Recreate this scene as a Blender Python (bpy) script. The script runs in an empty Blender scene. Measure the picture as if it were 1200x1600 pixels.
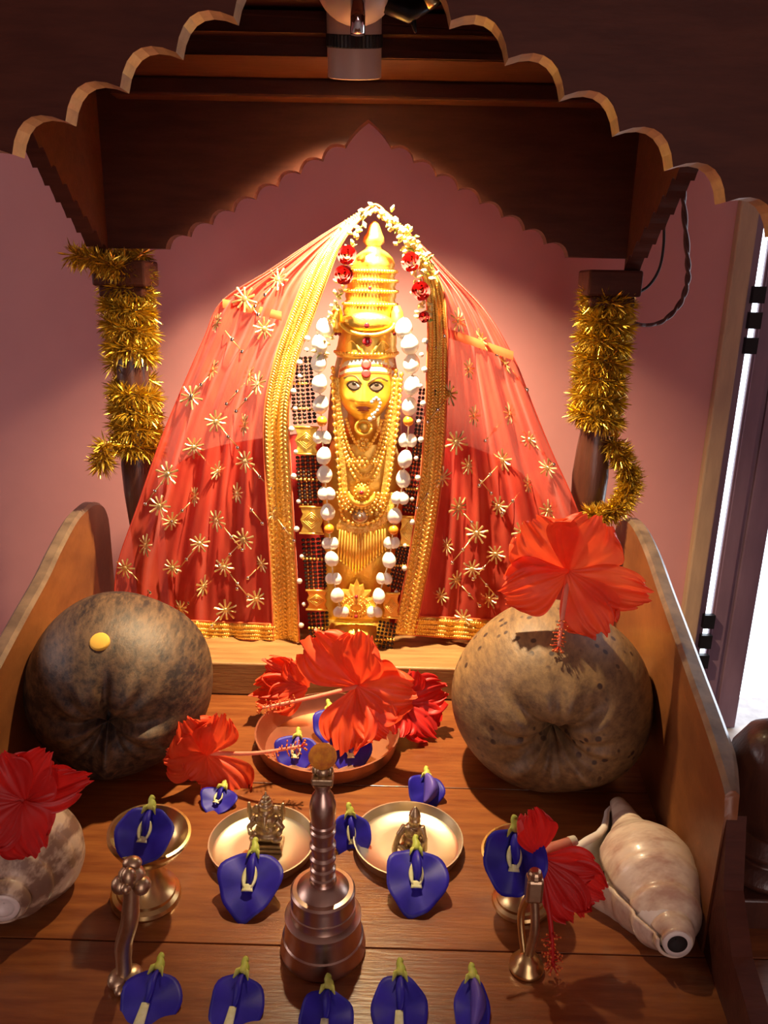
import bpy, bmesh, math, random
from math import sin, cos, pi, radians, sqrt, atan2, exp
from mathutils import Vector, Matrix
rnd = random.Random(7)
scene = bpy.context.scene
COL = scene.collection

# ------------------------------------------------------------------ camera
CAM = Vector((.0375, 0, .537)); PITCH, YAW, ROLL, FPX = 16.5, .5, 1.2, 1200.0
MR = (Matrix.Rotation(radians(YAW), 3, 'Z') @ Matrix.Rotation(radians(90 - PITCH), 3, 'X')
      @ Matrix.Rotation(radians(ROLL), 3, 'Z'))
cd = bpy.data.cameras.new('camera'); cam = bpy.data.objects.new('camera', cd); COL.objects.link(cam)
cam.matrix_world = Matrix.Translation(CAM) @ MR.to_4x4()
cd.sensor_fit = 'VERTICAL'; cd.sensor_height = 36; cd.lens = 27; cd.clip_start = .01
scene.camera = cam

# ------------------------------------------------------------------ world, lights, exposure
scene.view_settings.view_transform = 'Standard'; scene.view_settings.look = 'None'
scene.view_settings.gamma = 1; scene.view_settings.use_curve_mapping = False
scene.view_settings.exposure = 0.0
w = bpy.data.worlds.new('sky'); scene.world = w; w.use_nodes = True
bg = w.node_tree.nodes['Background']; bg.inputs[0].default_value = (.80, .88, 1, 1); bg.inputs[1].default_value = 5.0

def area(name, loc, target, sx, sy, power, col):
    ld = bpy.data.lights.new(name, 'AREA'); ld.shape = 'RECTANGLE'; ld.size = sx; ld.size_y = sy
    ld.energy = power; ld.color = col
    o = bpy.data.objects.new(name, ld); COL.objects.link(o); o.location = loc
    o.rotation_euler = (Vector(target) - Vector(loc)).to_track_quat('-Z', 'Y').to_euler(); return o
# unseen area light added behind the camera to fill the foreground; the window on the right lets in the sky
area('rear_fill_light', (.5, -2.1, .7), (.1, 1, .3), 1.1, 1.9, 19, (1, .80, .76))

area('left_fill_light', (-1.84, .72, .75), (.1, 1.3, .30), .9, 1.1, 15, (1, .84, .84))  # unseen area light added on the left to brighten the back wall

def ray(px, py): return MR @ Vector(((px - 600) / FPX, -(py - 800) / FPX, -1))
def P(px, py, y): d = ray(px, py); return CAM + d * (y / d.y)          # point at distance y into the shrine
def F(px, py, z=0.): d = ray(px, py); return CAM + d * ((z - CAM.z) / d.z)   # point on a level surface
def mpp(p): return -(MR.transposed() @ (Vector(p) - CAM)).z / FPX      # metres per pixel there

# ------------------------------------------------------------------ materials
MATS = {}
def nodes_of(name):
    m = bpy.data.materials.new(name); m.use_nodes = True
    nt = m.node_tree; return m, nt, nt.nodes['Principled BSDF']
def mat(name, col, rough=.5, metal=0., col2=None, scale=20., stretch=(1, 1, 1), bump=0., bscale=None, detail=4., lo=.35, hi=.65,
        coat=0., trans=0., sss=0., spec=None, kind='noise'):
    m, nt, b = nodes_of(name); L = nt.links
    b.inputs['Roughness'].default_value = rough; b.inputs['Metallic'].default_value = metal
    b.inputs['Coat Weight'].default_value = coat; b.inputs['Coat Roughness'].default_value = .15
    if spec is not None: b.inputs['Specular IOR Level'].default_value = spec
    b.inputs['Base Color'].default_value = (*col, 1)
    tc = nt.nodes.new('ShaderNodeTexCoord'); mp = nt.nodes.new('ShaderNodeMapping')
    mp.inputs['Scale'].default_value = stretch; L.new(tc.outputs['Object'], mp.inputs['Vector'])
    if col2 is not None:
        if kind == 'voronoi':
            t = nt.nodes.new('ShaderNodeTexVoronoi'); t.inputs['Scale'].default_value = scale; out = t.outputs['Distance']
        else:
            t = nt.nodes.new('ShaderNodeTexNoise'); t.inputs['Scale'].default_value = scale; t.inputs['Detail'].default_value = detail
            t.inputs['Roughness'].default_value = .62; out = t.outputs['Fac']
        L.new(mp.outputs['Vector'], t.inputs['Vector'])
        r = nt.nodes.new('ShaderNodeValToRGB'); r.color_ramp.elements[0].position = lo; r.color_ramp.elements[1].position = hi
        r.color_ramp.elements[0].color = (*col, 1); r.color_ramp.elements[1].color = (*col2, 1)
        L.new(out, r.inputs['Fac']); L.new(r.outputs['Color'], b.inputs['Base Color'])
    if bump:
        t2 = nt.nodes.new('ShaderNodeTexNoise'); t2.inputs['Scale'].default_value = bscale or scale; t2.inputs['Detail'].default_value = 5
        L.new(mp.outputs['Vector'], t2.inputs['Vector'])
        bm = nt.nodes.new('ShaderNodeBump'); bm.inputs['Strength'].default_value = bump; bm.inputs['Distance'].default_value = .002
        L.new(t2.outputs['Fac'], bm.inputs['Height']); L.new(bm.outputs['Normal'], b.inputs['Normal'])
    MATS[name] = m; return m
def cloth(name, col, col2, scale, transp, transl, rough=.6, stretch=(1, 1, 1)):
    m, nt, b = nodes_of(name); L = nt.links; N = nt.nodes.new
    tc = N('ShaderNodeTexCoord'); mp = N('ShaderNodeMapping'); mp.inputs['Scale'].default_value = stretch
    t = N('ShaderNodeTexNoise'); t.inputs['Scale'].default_value = scale; t.inputs['Detail'].default_value = 3
    L.new(tc.outputs['Object'], mp.inputs['Vector']); L.new(mp.outputs['Vector'], t.inputs['Vector'])
    r = N('ShaderNodeValToRGB'); r.color_ramp.elements[0].position = .35; r.color_ramp.elements[1].position = .65
    r.color_ramp.elements[0].color = (*col, 1); r.color_ramp.elements[1].color = (*col2, 1); L.new(t.outputs['Fac'], r.inputs['Fac'])
    L.new(r.outputs['Color'], b.inputs['Base Color']); b.inputs['Roughness'].default_value = rough
    b.inputs['Sheen Weight'].default_value = .3 if transp else 0.
    tl = N('ShaderNodeBsdfTranslucent'); L.new(r.outputs['Color'], tl.inputs['Color'])
    mx = N('ShaderNodeMixShader'); mx.inputs[0].default_value = transl
    L.new(b.outputs[0], mx.inputs[1]); L.new(tl.outputs[0], mx.inputs[2]); last = mx
    if transp:
        tr = N('ShaderNodeBsdfTransparent'); tr.inputs[0].default_value = (1, .72, .66, 1)
        m2 = N('ShaderNodeMixShader'); m2.inputs[0].default_value = transp
        L.new(mx.outputs[0], m2.inputs[1]); L.new(tr.outputs[0], m2.inputs[2]); last = m2
    L.new(last.outputs[0], nt.nodes['Material Output'].inputs['Surface']); MATS[name] = m; return m

mat('wall_paint', (.44, .185, .185), .75, col2=(.50, .215, .21), scale=3, bump=.15, bscale=60)
mat('plain_paint', (.45, .34, .30), .8)
mat('wood_dark', (.056, .0145, .0085), .55, col2=(.080, .022, .012), scale=14, stretch=(1, 6, 6), bump=.12, bscale=60, spec=.15)
mat('wood_dark_v', (.050, .016, .010), .36, col2=(.075, .024, .013), scale=14, stretch=(6, 6, 1), bump=.25, bscale=60, coat=.2)
mat('wood_edge', (.30, .17, .075), .5, col2=(.19, .10, .045), scale=60, bump=.2)
mat('wood_plank', (.155, .040, .010), .30, col2=(.25, .080, .019), scale=11, stretch=(1, 9, 9), bump=.15, bscale=40, coat=.35)
mat('wood_plank2', (.140, .035, .009), .30, col2=(.22, .068, .017), scale=13, stretch=(1, 9, 9), bump=.15, bscale=40, coat=.35)
mat('wood_step', (.22, .105, .036), .45, col2=(.34, .175, .065), scale=9, stretch=(1, 10, 10), bump=.2, bscale=50)
mat('wood_rail', (.15, .048, .015), .42, col2=(.25, .085, .023), scale=8, stretch=(5, 1, 2), bump=.25, bscale=40, coat=.1)
mat('wood_rail_edge', (.10, .065, .045), .38, col2=(.20, .13, .085), scale=35, bump=.3, coat=.2)
mat('wood_frame', (.33, .21, .13), .5, col2=(.42, .27, .16), scale=10, stretch=(6, 6, 1))
mat('shutter_paint', (.15, .085, .12), .4, col2=(.19, .11, .15), scale=6, stretch=(5, 5, 1))
mat('stone', (.35, .31, .29), .7, col2=(.45, .40, .37), scale=40)
mat('black_metal', (.012, .011, .012), .35, .6)
mat('black_plastic', (.012, .011, .011), .45)
mat('lamp_white', (.50, .38, .35), .4)
mat('chrome', (.75, .74, .76), .1, 1)
mat('wire_brown', (.085, .025, .02), .5)
mat('gold', (1.0, .69, .13), .40, .80, coat=.25, col2=(.95, .59, .08), scale=60, bump=.45, bscale=150)
mat('gold_face', (1.0, .66, .085), .42, .72, col2=(.97, .60, .065), scale=20)
mat('gold_chain', (1.0, .67, .15), .32, .85)
mat('gold_trim', (1.0, .68, .18), .42, .8, col2=(.70, .40, .06), scale=330, stretch=(1, 1, .8), lo=.42, hi=.60, bump=1., bscale=260)
mat('gold_star', (.80, .62, .28), .36, .9)
mat('tinsel', (.66, .43, .045), .30, .85)
mat('brass', (.74, .55, .25), .28, 1, col2=(.62, .43, .18), scale=30, bump=.08, bscale=80)
mat('brass_old', (.60, .44, .28), .38, 1, col2=(.46, .32, .19), scale=50, bump=.15, bscale=120)
mat('bronze', (.62, .46, .37), .30, 1, col2=(.54, .38, .30), scale=30)
mat('steel_plate', (.80, .72, .56), .30, 1, col2=(.74, .65, .49), scale=12)
mat('copper', (.62, .30, .19), .36, 1, col2=(.55, .25, .15), scale=18, bump=.1)
mat('pewter', (.60, .46, .28), .38, 1, col2=(.42, .31, .18), scale=160, bump=.3)
mat('shell_white', (.86, .82, .68), .35, col2=(.92, .90, .80), scale=60)
mat('shell_core', (.78, .70, .64), .35, col2=(.66, .55, .50), scale=22)
mat('rose_red', (.42, .028, .03), .95, spec=.1, col2=(.55, .05, .045), scale=80)
mat('orange_bead', (.85, .26, .02), .35)
mat('marigold', (.85, .34, .02), .8, col2=(.60, .16, .02), scale=160, bump=1, bscale=200)
mat('black_bead', (.015, .009, .006), .22)
mat('pearl', (.75, .68, .58), .22, .3)
mat('red_paint', (.50, .02, .018), .5)
mat('stripe_orange', (.62, .13, .02), .5)
mat('ash_white', (.85, .78, .55), .7)
mat('eye_white', (.88, .85, .72), .4)
mat('brow_dark', (.10, .045, .012), .5)
mat('iris_dark', (.05, .035, .02), .3)
mat('lip', (.42, .09, .03), .4)
mat('gem_red', (.33, .012, .02), .15, coat=.5)
mat('petal_cream', (.80, .66, .25), .6)
mat('leaf', (.24, .36, .05), .55, col2=(.33, .42, .06), scale=50)
mat('stem_green', (.36, .42, .05), .55, col2=(.48, .46, .09), scale=90)
mat('turmeric', (.80, .46, .06), .8)
mat('throat_white', (.55, .52, .22), .6, col2=(.72, .70, .48), scale=90)
mat('mirror_sequin', (.85, .80, .70), .12, 1)
mat('hole_dark', (.02, .012, .01), .8)
mat('lamp_lens', (1, .85, .6), .3)
bl = MATS['lamp_lens'].node_tree.nodes['Principled BSDF']; bl.inputs['Emission Color'].default_value = (1, .80, .48, 1); bl.inputs['Emission Strength'].default_value = 12
cloth('veil_red', (.66, .045, .022), (.80, .09, .04), 16, .30, .40, stretch=(3, 1, 1))
cloth('veil_fold', (.85, .15, .035), (.92, .24, .06), 30, .08, .35)
cloth('velvet', (.34, .010, .010), (.44, .020, .016), 14, 0, .1, .8)
cloth('hibiscus', (.80, .062, .018), (.88, .115, .032), 30, 0, .40, .5)
cloth('hibiscus_deep', (.58, .014, .012), (.66, .022, .016), 30, 0, .35, .5)
cloth('hibiscus_pink', (.85, .28, .18), (.90, .42, .28), 60, 0, .3, .5)
cloth('pea_blue', (.014, .007, .30), (.028, .014, .44), 45, 0, .25, .5)
cloth('pea_violet', (.10, .06, .42), (.16, .10, .50), 45, 0, .25, .5)
# coconuts: husk streaks and spots
def coconut_mat(name, a, b_, spot, spots, lo=.42, hi=.60):
    m, nt, b = nodes_of(name); L = nt.links; N = nt.nodes.new
    tc = N('ShaderNodeTexCoord')
    mp = N('ShaderNodeMapping'); mp.inputs['Scale'].default_value = (1, 1, .28); L.new(tc.outputs['Object'], mp.inputs['Vector'])
    n1 = N('ShaderNodeTexNoise'); n1.inputs['Scale'].default_value = 120; n1.inputs['Detail'].default_value = 6; n1.inputs['Roughness'].default_value = .7
    n2 = N('ShaderNodeTexNoise'); n2.inputs['Scale'].default_value = 9; n2.inputs['Detail'].default_value = 3
    L.new(mp.outputs[0], n1.inputs['Vector']); L.new(tc.outputs['Object'], n2.inputs['Vector'])
    ad = N('ShaderNodeMath'); ad.operation = 'MULTIPLY_ADD'; ad.inputs[1].default_value = .68; L.new(n1.outputs['Fac'], ad.inputs[0])
    mu = N('ShaderNodeMath'); mu.operation = 'MULTIPLY'; mu.inputs[1].default_value = .32; L.new(n2.outputs['Fac'], mu.inputs[0]); L.new(mu.outputs[0], ad.inputs[2])
    r = N('ShaderNodeValToRGB'); r.color_ramp.elements[0].position = lo; r.color_ramp.elements[1].position = hi
    r.color_ramp.elements[0].color = (*a, 1); r.color_ramp.elements[1].color = (*b_, 1); L.new(ad.outputs[0], r.inputs['Fac'])
    v = N('ShaderNodeTexVoronoi'); v.inputs['Scale'].default_value = 70; L.new(tc.outputs['Object'], v.inputs['Vector'])
    r2 = N('ShaderNodeValToRGB'); r2.color_ramp.elements[0].position = spots; r2.color_ramp.elements[1].position = spots + .08
    r2.color_ramp.elements[0].color = (1, 1, 1, 1); r2.color_ramp.elements[1].color = (0, 0, 0, 1); L.new(v.outputs['Distance'], r2.inputs['Fac'])
    n3 = N('ShaderNodeTexNoise'); n3.inputs['Scale'].default_value = 12; L.new(tc.outputs['Object'], n3.inputs['Vector'])
    r3 = N('ShaderNodeValToRGB'); r3.color_ramp.elements[0].position = .46; r3.color_ramp.elements[1].position = .52; L.new(n3.outputs['Fac'], r3.inputs['Fac'])
    m3 = N('ShaderNodeMath'); m3.operation = 'MULTIPLY'; L.new(r2.outputs[0], m3.inputs[0]); L.new(r3.outputs[0], m3.inputs[1])
    mx = N('ShaderNodeMixRGB'); L.new(m3.outputs[0], mx.inputs[0]); L.new(r.outputs[0], mx.inputs[1]); mx.inputs[2].default_value = (*spot, 1)
    L.new(mx.outputs[0], b.inputs['Base Color']); b.inputs['Roughness'].default_value = .55
    bu = N('ShaderNodeBump'); bu.inputs['Strength'].default_value = .35; bu.inputs['Distance'].default_value = .003
    L.new(ad.outputs[0], bu.inputs['Height']); L.new(bu.outputs[0], b.inputs['Normal']); MATS[name] = m
coconut_mat('coconut_dark', (.018, .010, .009), (.125, .068, .034), (.03, .012, .01), .0)
coconut_mat('coconut_tan', (.060, .030, .018), (.25, .142, .056), (.035, .014, .01), .19, .33, .64)
mat('conch_pink', (.46, .27, .20), .36, col2=(.72, .56, .43), scale=24, stretch=(1, 1, 2.2), lo=.36, hi=.56, bump=.35, bscale=60, coat=.2)
mat('conch_brown', (.19, .105, .07), .45, col2=(.52, .38, .27), scale=42, stretch=(1, 1, .5), lo=.46, hi=.58, bump=.2, coat=.1)
# woven beads on gold trims
# ------------------------------------------------------------------ mesh helpers
AL = {}
def absloc(o): return AL.get(o.name, Vector((0, 0, 0))) if o else Vector((0, 0, 0))
def mo(name, geo, m, parent=None, smooth=True, world=True, solid=0, bevel=0, autos=None):
    V, Fc = geo
    me = bpy.data.meshes.new(name); off = absloc(parent) if world else Vector((0, 0, 0))
    me.from_pydata([tuple(Vector(v) - off) for v in V], [], Fc); me.update()
    bmm = bmesh.new(); bmm.from_mesh(me); bmesh.ops.remove_doubles(bmm, verts=bmm.verts, dist=1e-6); bmesh.ops.recalc_face_normals(bmm, faces=bmm.faces); bmm.to_mesh(me); bmm.free()
    if smooth:
        for p in me.polygons: p.use_smooth = True
        if autos: me.set_sharp_from_angle(angle=radians(autos))
    me.materials.append(MATS[m])
    o = bpy.data.objects.new(name, me); COL.objects.link(o)
    if parent: o.parent = parent
    AL[o.name] = off.copy()
    if bevel:
        b = o.modifiers.new('bevel', 'BEVEL'); b.width = bevel; b.segments = 2; b.limit_method = 'ANGLE'; b.angle_limit = radians(40)
    if solid:
        s = o.modifiers.new('solid', 'SOLIDIFY'); s.thickness = solid; s.offset = 0
    return o
def instance(src, name, parent, loc, rot=None, scale=None):
    o = bpy.data.objects.new(name, src.data); COL.objects.link(o); o.parent = parent
    o.location = Vector(loc) - absloc(parent)
    if rot is not None: o.rotation_euler = rot
    if scale is not None: o.scale = (scale,) * 3 if not hasattr(scale, '__len__') else scale
    return o
def tag(o, label=None, cat=None, group=None, kind=None):
    if label: o['label'] = label
    if cat: o['category'] = cat
    if group: o['group'] = group
    if kind: o['kind'] = kind
    return o
def thing(name, label, cat, loc, group=None, rot=None):
    o = bpy.data.objects.new(name, None); COL.objects.link(o); o.location = loc; o.empty_display_size = .02
    if rot is not None: o.rotation_euler = rot
    AL[o.name] = Vector(loc); return tag(o, label, cat, group)
def join(gs):
    V, Fc = [], []
    for v, f in gs:
        n = len(V); V += list(v); Fc += [tuple(i + n for i in q) for q in f]
    return V, Fc
def xf(g, M): return [M @ Vector(v) for v in g[0]], g[1]
def shift(g, d): d = Vector(d); return [Vector(v) + d for v in g[0]], g[1]
def box(x0, x1, y0, y1, z0, z1):
    V = [(x, y, z) for x in (x0, x1) for y in (y0, y1) for z in (z0, z1)]
    return V, [(0, 1, 3, 2), (4, 6, 7, 5), (0, 4, 5, 1), (2, 3, 7, 6), (0, 2, 6, 4), (1, 5, 7, 3)]
def lathe(prof, n=32, cx=0, cy=0, cz=0, caps=True):
    V, Fc = [], []
    for r, z in prof:
        for k in range(n):
            a = 2 * pi * k / n; V.append((cx + r * cos(a), cy + r * sin(a), cz + z))
    for i in range(len(prof) - 1):
        for k in range(n):
            a, b = i * n + k, i * n + (k + 1) % n; Fc.append((a, b, b + n, a + n))
    if not caps: return V, Fc
    if prof[0][0] > 1e-6: Fc.append(tuple(range(n - 1, -1, -1)))
    if prof[-1][0] > 1e-6: Fc.append(tuple((len(prof) - 1) * n + k for k in range(n)))
    return V, Fc
def ball(c, r, nu=10, nv=7):
    if not hasattr(r, '__len__'): r = (r, r, r)
    V = [(c[0], c[1], c[2] - r[2])]; Fc = []
    for i in range(1, nv):
        t = -pi / 2 + pi * i / nv
        for k in range(nu):
            a = 2 * pi * k / nu; V.append((c[0] + r[0] * cos(t) * cos(a), c[1] + r[1] * cos(t) * sin(a), c[2] + r[2] * sin(t)))
    V.append((c[0], c[1], c[2] + r[2])); top = len(V) - 1
    for k in range(nu):
        Fc.append((0, 1 + (k + 1) % nu, 1 + k)); b = 1 + (nv - 2) * nu; Fc.append((top, b + k, b + (k + 1) % nu))
    for i in range(nv - 2):
        for k in range(nu):
            a, b = 1 + i * nu + k, 1 + i * nu + (k + 1) % nu; Fc.append((a, b, b + nu, a + nu))
    return V, Fc
def spline(pts, n):
    pts = [Vector(p) for p in pts]; out = []
    m = len(pts) - 1
    for i in range(n):
        t = i / (n - 1) * m; k = min(int(t), m - 1); u = t - k
        p0, p1, p2, p3 = pts[max(k - 1, 0)], pts[k], pts[k + 1], pts[min(k + 2, m)]
        out.append(.5 * ((2 * p1) + (p2 - p0) * u + (2 * p0 - 5 * p1 + 4 * p2 - p3) * u * u + (3 * p1 - p0 - 3 * p2 + p3) * u ** 3))
    return out
def lerpt(tab, t):
    if t <= tab[0][0]: return tab[0][1]
    for (a, va), (b, vb) in zip(tab, tab[1:]):
        if t <= b: return va + (vb - va) * (t - a) / (b - a)
    return tab[-1][1]
def tube(pts, rad, n=8, flat=1.):
    pts = [Vector(p) for p in pts]; m = len(pts); V, Fc = [], []
    if not hasattr(rad, '__len__'): rad = [rad] * m
    t0 = (pts[1] - pts[0]).normalized(); u = t0.orthogonal().normalized()
    for i, p in enumerate(pts):
        t = (pts[min(i + 1, m - 1)] - pts[max(i - 1, 0)]).normalized()
        u = (u - t * u.dot(t)); u = u.normalized() if u.length > 1e-6 else t.orthogonal().normalized(); v = t.cross(u)
        for k in range(n):
            a = 2 * pi * k / n; V.append(p + u * (rad[i] * cos(a)) + v * (rad[i] * flat * sin(a)))
    for i in range(m - 1):
        for k in range(n):
            a, b = i * n + k, i * n + (k + 1) % n; Fc.append((a, b, b + n, a + n))
    Fc.append(tuple(range(n - 1, -1, -1))); Fc.append(tuple((m - 1) * n + k for k in range(n)))
    return V, Fc
def grid(fn, nu, nv):
    V = [fn(i / nu, j / nv) for j in range(nv + 1) for i in range(nu + 1)]
    return V, [(j * (nu + 1) + i, j * (nu + 1) + i + 1, (j + 1) * (nu + 1) + i + 1, (j + 1) * (nu + 1) + i) for j in range(nv) for i in range(nu)]
def frame(n, up):                                   # columns: right, up, normal
    n = Vector(n).normalized(); up = Vector(up); up = (up - n * up.dot(n)).normalized(); r = up.cross(n)
    return Matrix((r, up, n)).transposed()
def arc_pts(a, b, bulge, n):                        # scallop between two 2D cusps, bulging to the left of a->b
    ax, az = a; bx, bz = b; dx, dz = bx - ax, bz - az; L = sqrt(dx * dx + dz * dz); nx, nz = -dz / L, dx / L
    return [(ax + dx * t + nx * bulge * L * 4 * t * (1 - t) * (1 + .0 * t), az + dz * t + nz * bulge * L * 4 * t * (1 - t)) for t in [i / n for i in range(n)]]
def board(curve, ztop, map3):                       # strip board between a lower curve and a straight top; map3(u, z, side)
    V, Fc = [], []; m = len(curve)
    for s in (0, 1):
        for u, z in curve: V.append(map3(u, z, s)); V.append(map3(u, ztop, s))
    o = 2 * m
    for i in range(m - 1):
        a = 2 * i; Fc += [(a, a + 2, a + 3, a + 1), (o + a, o + a + 1, o + a + 3, o + a + 2), (a, o + a, o + a + 2, a + 2), (a + 1, a + 3, o + a + 3, o + a + 1)]
    Fc += [(0, 1, o + 1, o), (o - 2, 2 * o - 2, 2 * o - 1, o - 1)]
    return V, Fc

# ------------------------------------------------------------------ room
def wallbox(name, b, m='wall_paint'): return tag(mo(name, box(*b), m, smooth=False), kind='structure')
WX0, WX1, WZ0, WZ1 = .575, 1.75, -.262, .95
tag(mo('wall_back', join([box(-1.9, WX0, 1.30, 1.36, -.8, 1.9), box(WX0, WX1, 1.30, 1.36, WZ1, 1.9), box(WX0, WX1, 1.30, 1.36, -.8, WZ0 - .029),
    box(WX1, 2.3, 1.30, 1.36, -.8, 1.9)]), 'wall_paint', smooth=False), kind='structure')
wallbox('wall_left', (-1.96, -1.9, -2.3, 1.36, -.8, 1.9)); wallbox('wall_right', (2.3, 2.36, -2.3, 1.36, -.8, 1.9))
wallbox('wall_front', (-1.9, 2.3, -2.36, -2.3, -.8, 1.9)); wallbox('ceiling', (-1.96, 2.36, -2.36, 1.36, 1.9, 1.96), 'plain_paint')
wallbox('floor', (-1.96, 2.36, -2.36, 1.36, -.86, -.8), 'stone')
w1 = tag(bpy.data.objects.new('window_1', None), kind='structure'); COL.objects.link(w1); w1.location = (WX0, 1.30, WZ0); AL['window_1'] = Vector(w1.location)
mo('window_jamb', box(WX0 - .004, WX0 + .026, 1.285, 1.31, WZ0, WZ1), 'wood_frame', w1, False, bevel=.003)
mo('window_jamb_inner', box(WX0 + .026, WX0 + .040, 1.294, 1.306, WZ0, WZ1), 'shutter_paint', w1, False, bevel=.002)
mo('window_jamb', box(WX1 - .04, WX1, 1.285, 1.36, WZ0, WZ1), 'wood_frame', w1, False, bevel=.003)
mo('window_head', box(WX0, WX1, 1.285, 1.36, WZ1 - .035, WZ1), 'wood_frame', w1, False, bevel=.003)
mo('window_sill', box(WX0 - .02, WX1 + .02, 1.20, 1.42, WZ0 - .03, WZ0), 'stone', w1, False, bevel=.004)
lf = mo('window_shutter', box(WX0 + .055, WX0 + .130, 1.302, 1.312, WZ0 + .002, WZ1 - .04), 'shutter_paint', w1, False, bevel=.002)
mo('shutter_stile', box(WX0 + .058, WX0 + .083, 1.298, 1.302, WZ0 + .002, WZ1 - .04), 'shutter_paint', lf, False, bevel=.002)
mo('shutter_stile', box(WX0 + .090, WX0 + .128, 1.296, 1.302, WZ0 + .002, WZ1 - .04), 'shutter_paint', lf, False, bevel=.002)
for zz in (.47, -.10):
    mo('hinge', join([box(WX0 + .034, WX0 + .054, 1.284, 1.294, zz - .03 + k * .04, zz - .004 + k * .04) for k in range(3)]), 'black_metal', w1, False)

w2 = tag(bpy.data.objects.new('left_fill_frame', None), kind='structure'); COL.objects.link(w2); w2.location = (-1.9, .72, .75); AL['left_fill_frame'] = Vector(w2.location)  # frame parts added round the unseen left fill light; the wall there is solid
for nm, b_ in (('window_jamb', (-1.9, -1.86, .21, .25, .16, 1.34)), ('window_jamb', (-1.9, -1.86, 1.19, 1.23, .16, 1.34)), ('window_head', (-1.9, -1.86, .21, 1.23, 1.30, 1.34)), ('window_sill', (-1.9, -1.82, .19, 1.25, .12, .16))):
    mo(nm, box(*b_), 'wood_frame', w2, False, bevel=.003)
# ------------------------------------------------------------------ shrine
SH = thing('wooden_shrine', 'dark carved wooden shrine with scalloped arches, side rails and plank floor', 'shrine', (0, .75, -.8))
def RX(y, s=1): return (.303 if s > 0 else .328) + (y - .458) * .10        # inner face of the side rails
# plank floor: boards run across, seams recessed
ys = [.30, .517, .735, .925]
for i, (a, b) in enumerate(zip(ys, ys[1:])):
    mo('plank', box(-.43, .43, a + .0007, b - .0007, -.025, 0), 'wood_plank' if i % 2 else 'wood_plank2', SH, False, bevel=.0006)
mo('step_board', box(-.335, .335, .925, 1.10, 0, .047), 'wood_step', SH, False, bevel=.002)
mo('base_frame', join([box(-.43, .43, .30, .33, -.12, -.0255), box(-.43, .43, 1.08, 1.11, -.12, -.0255), box(-.43, -.40, .33, 1.08, -.12, -.0255), box(.40, .43, .33, 1.08, -.12, -.0255)]), 'wood_dark', SH, False, bevel=.003)
for sx in (-1, 1):
    for yy in (.32, 1.07):
        mo('leg', shift(lathe([(.02, -.8), (.026, -.78), (.018, -.7), (.028, -.5), (.02, -.3), (.03, -.2), (.03, -.12)], 16), (sx * .40, yy, 0)), 'wood_dark_v', SH)
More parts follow.
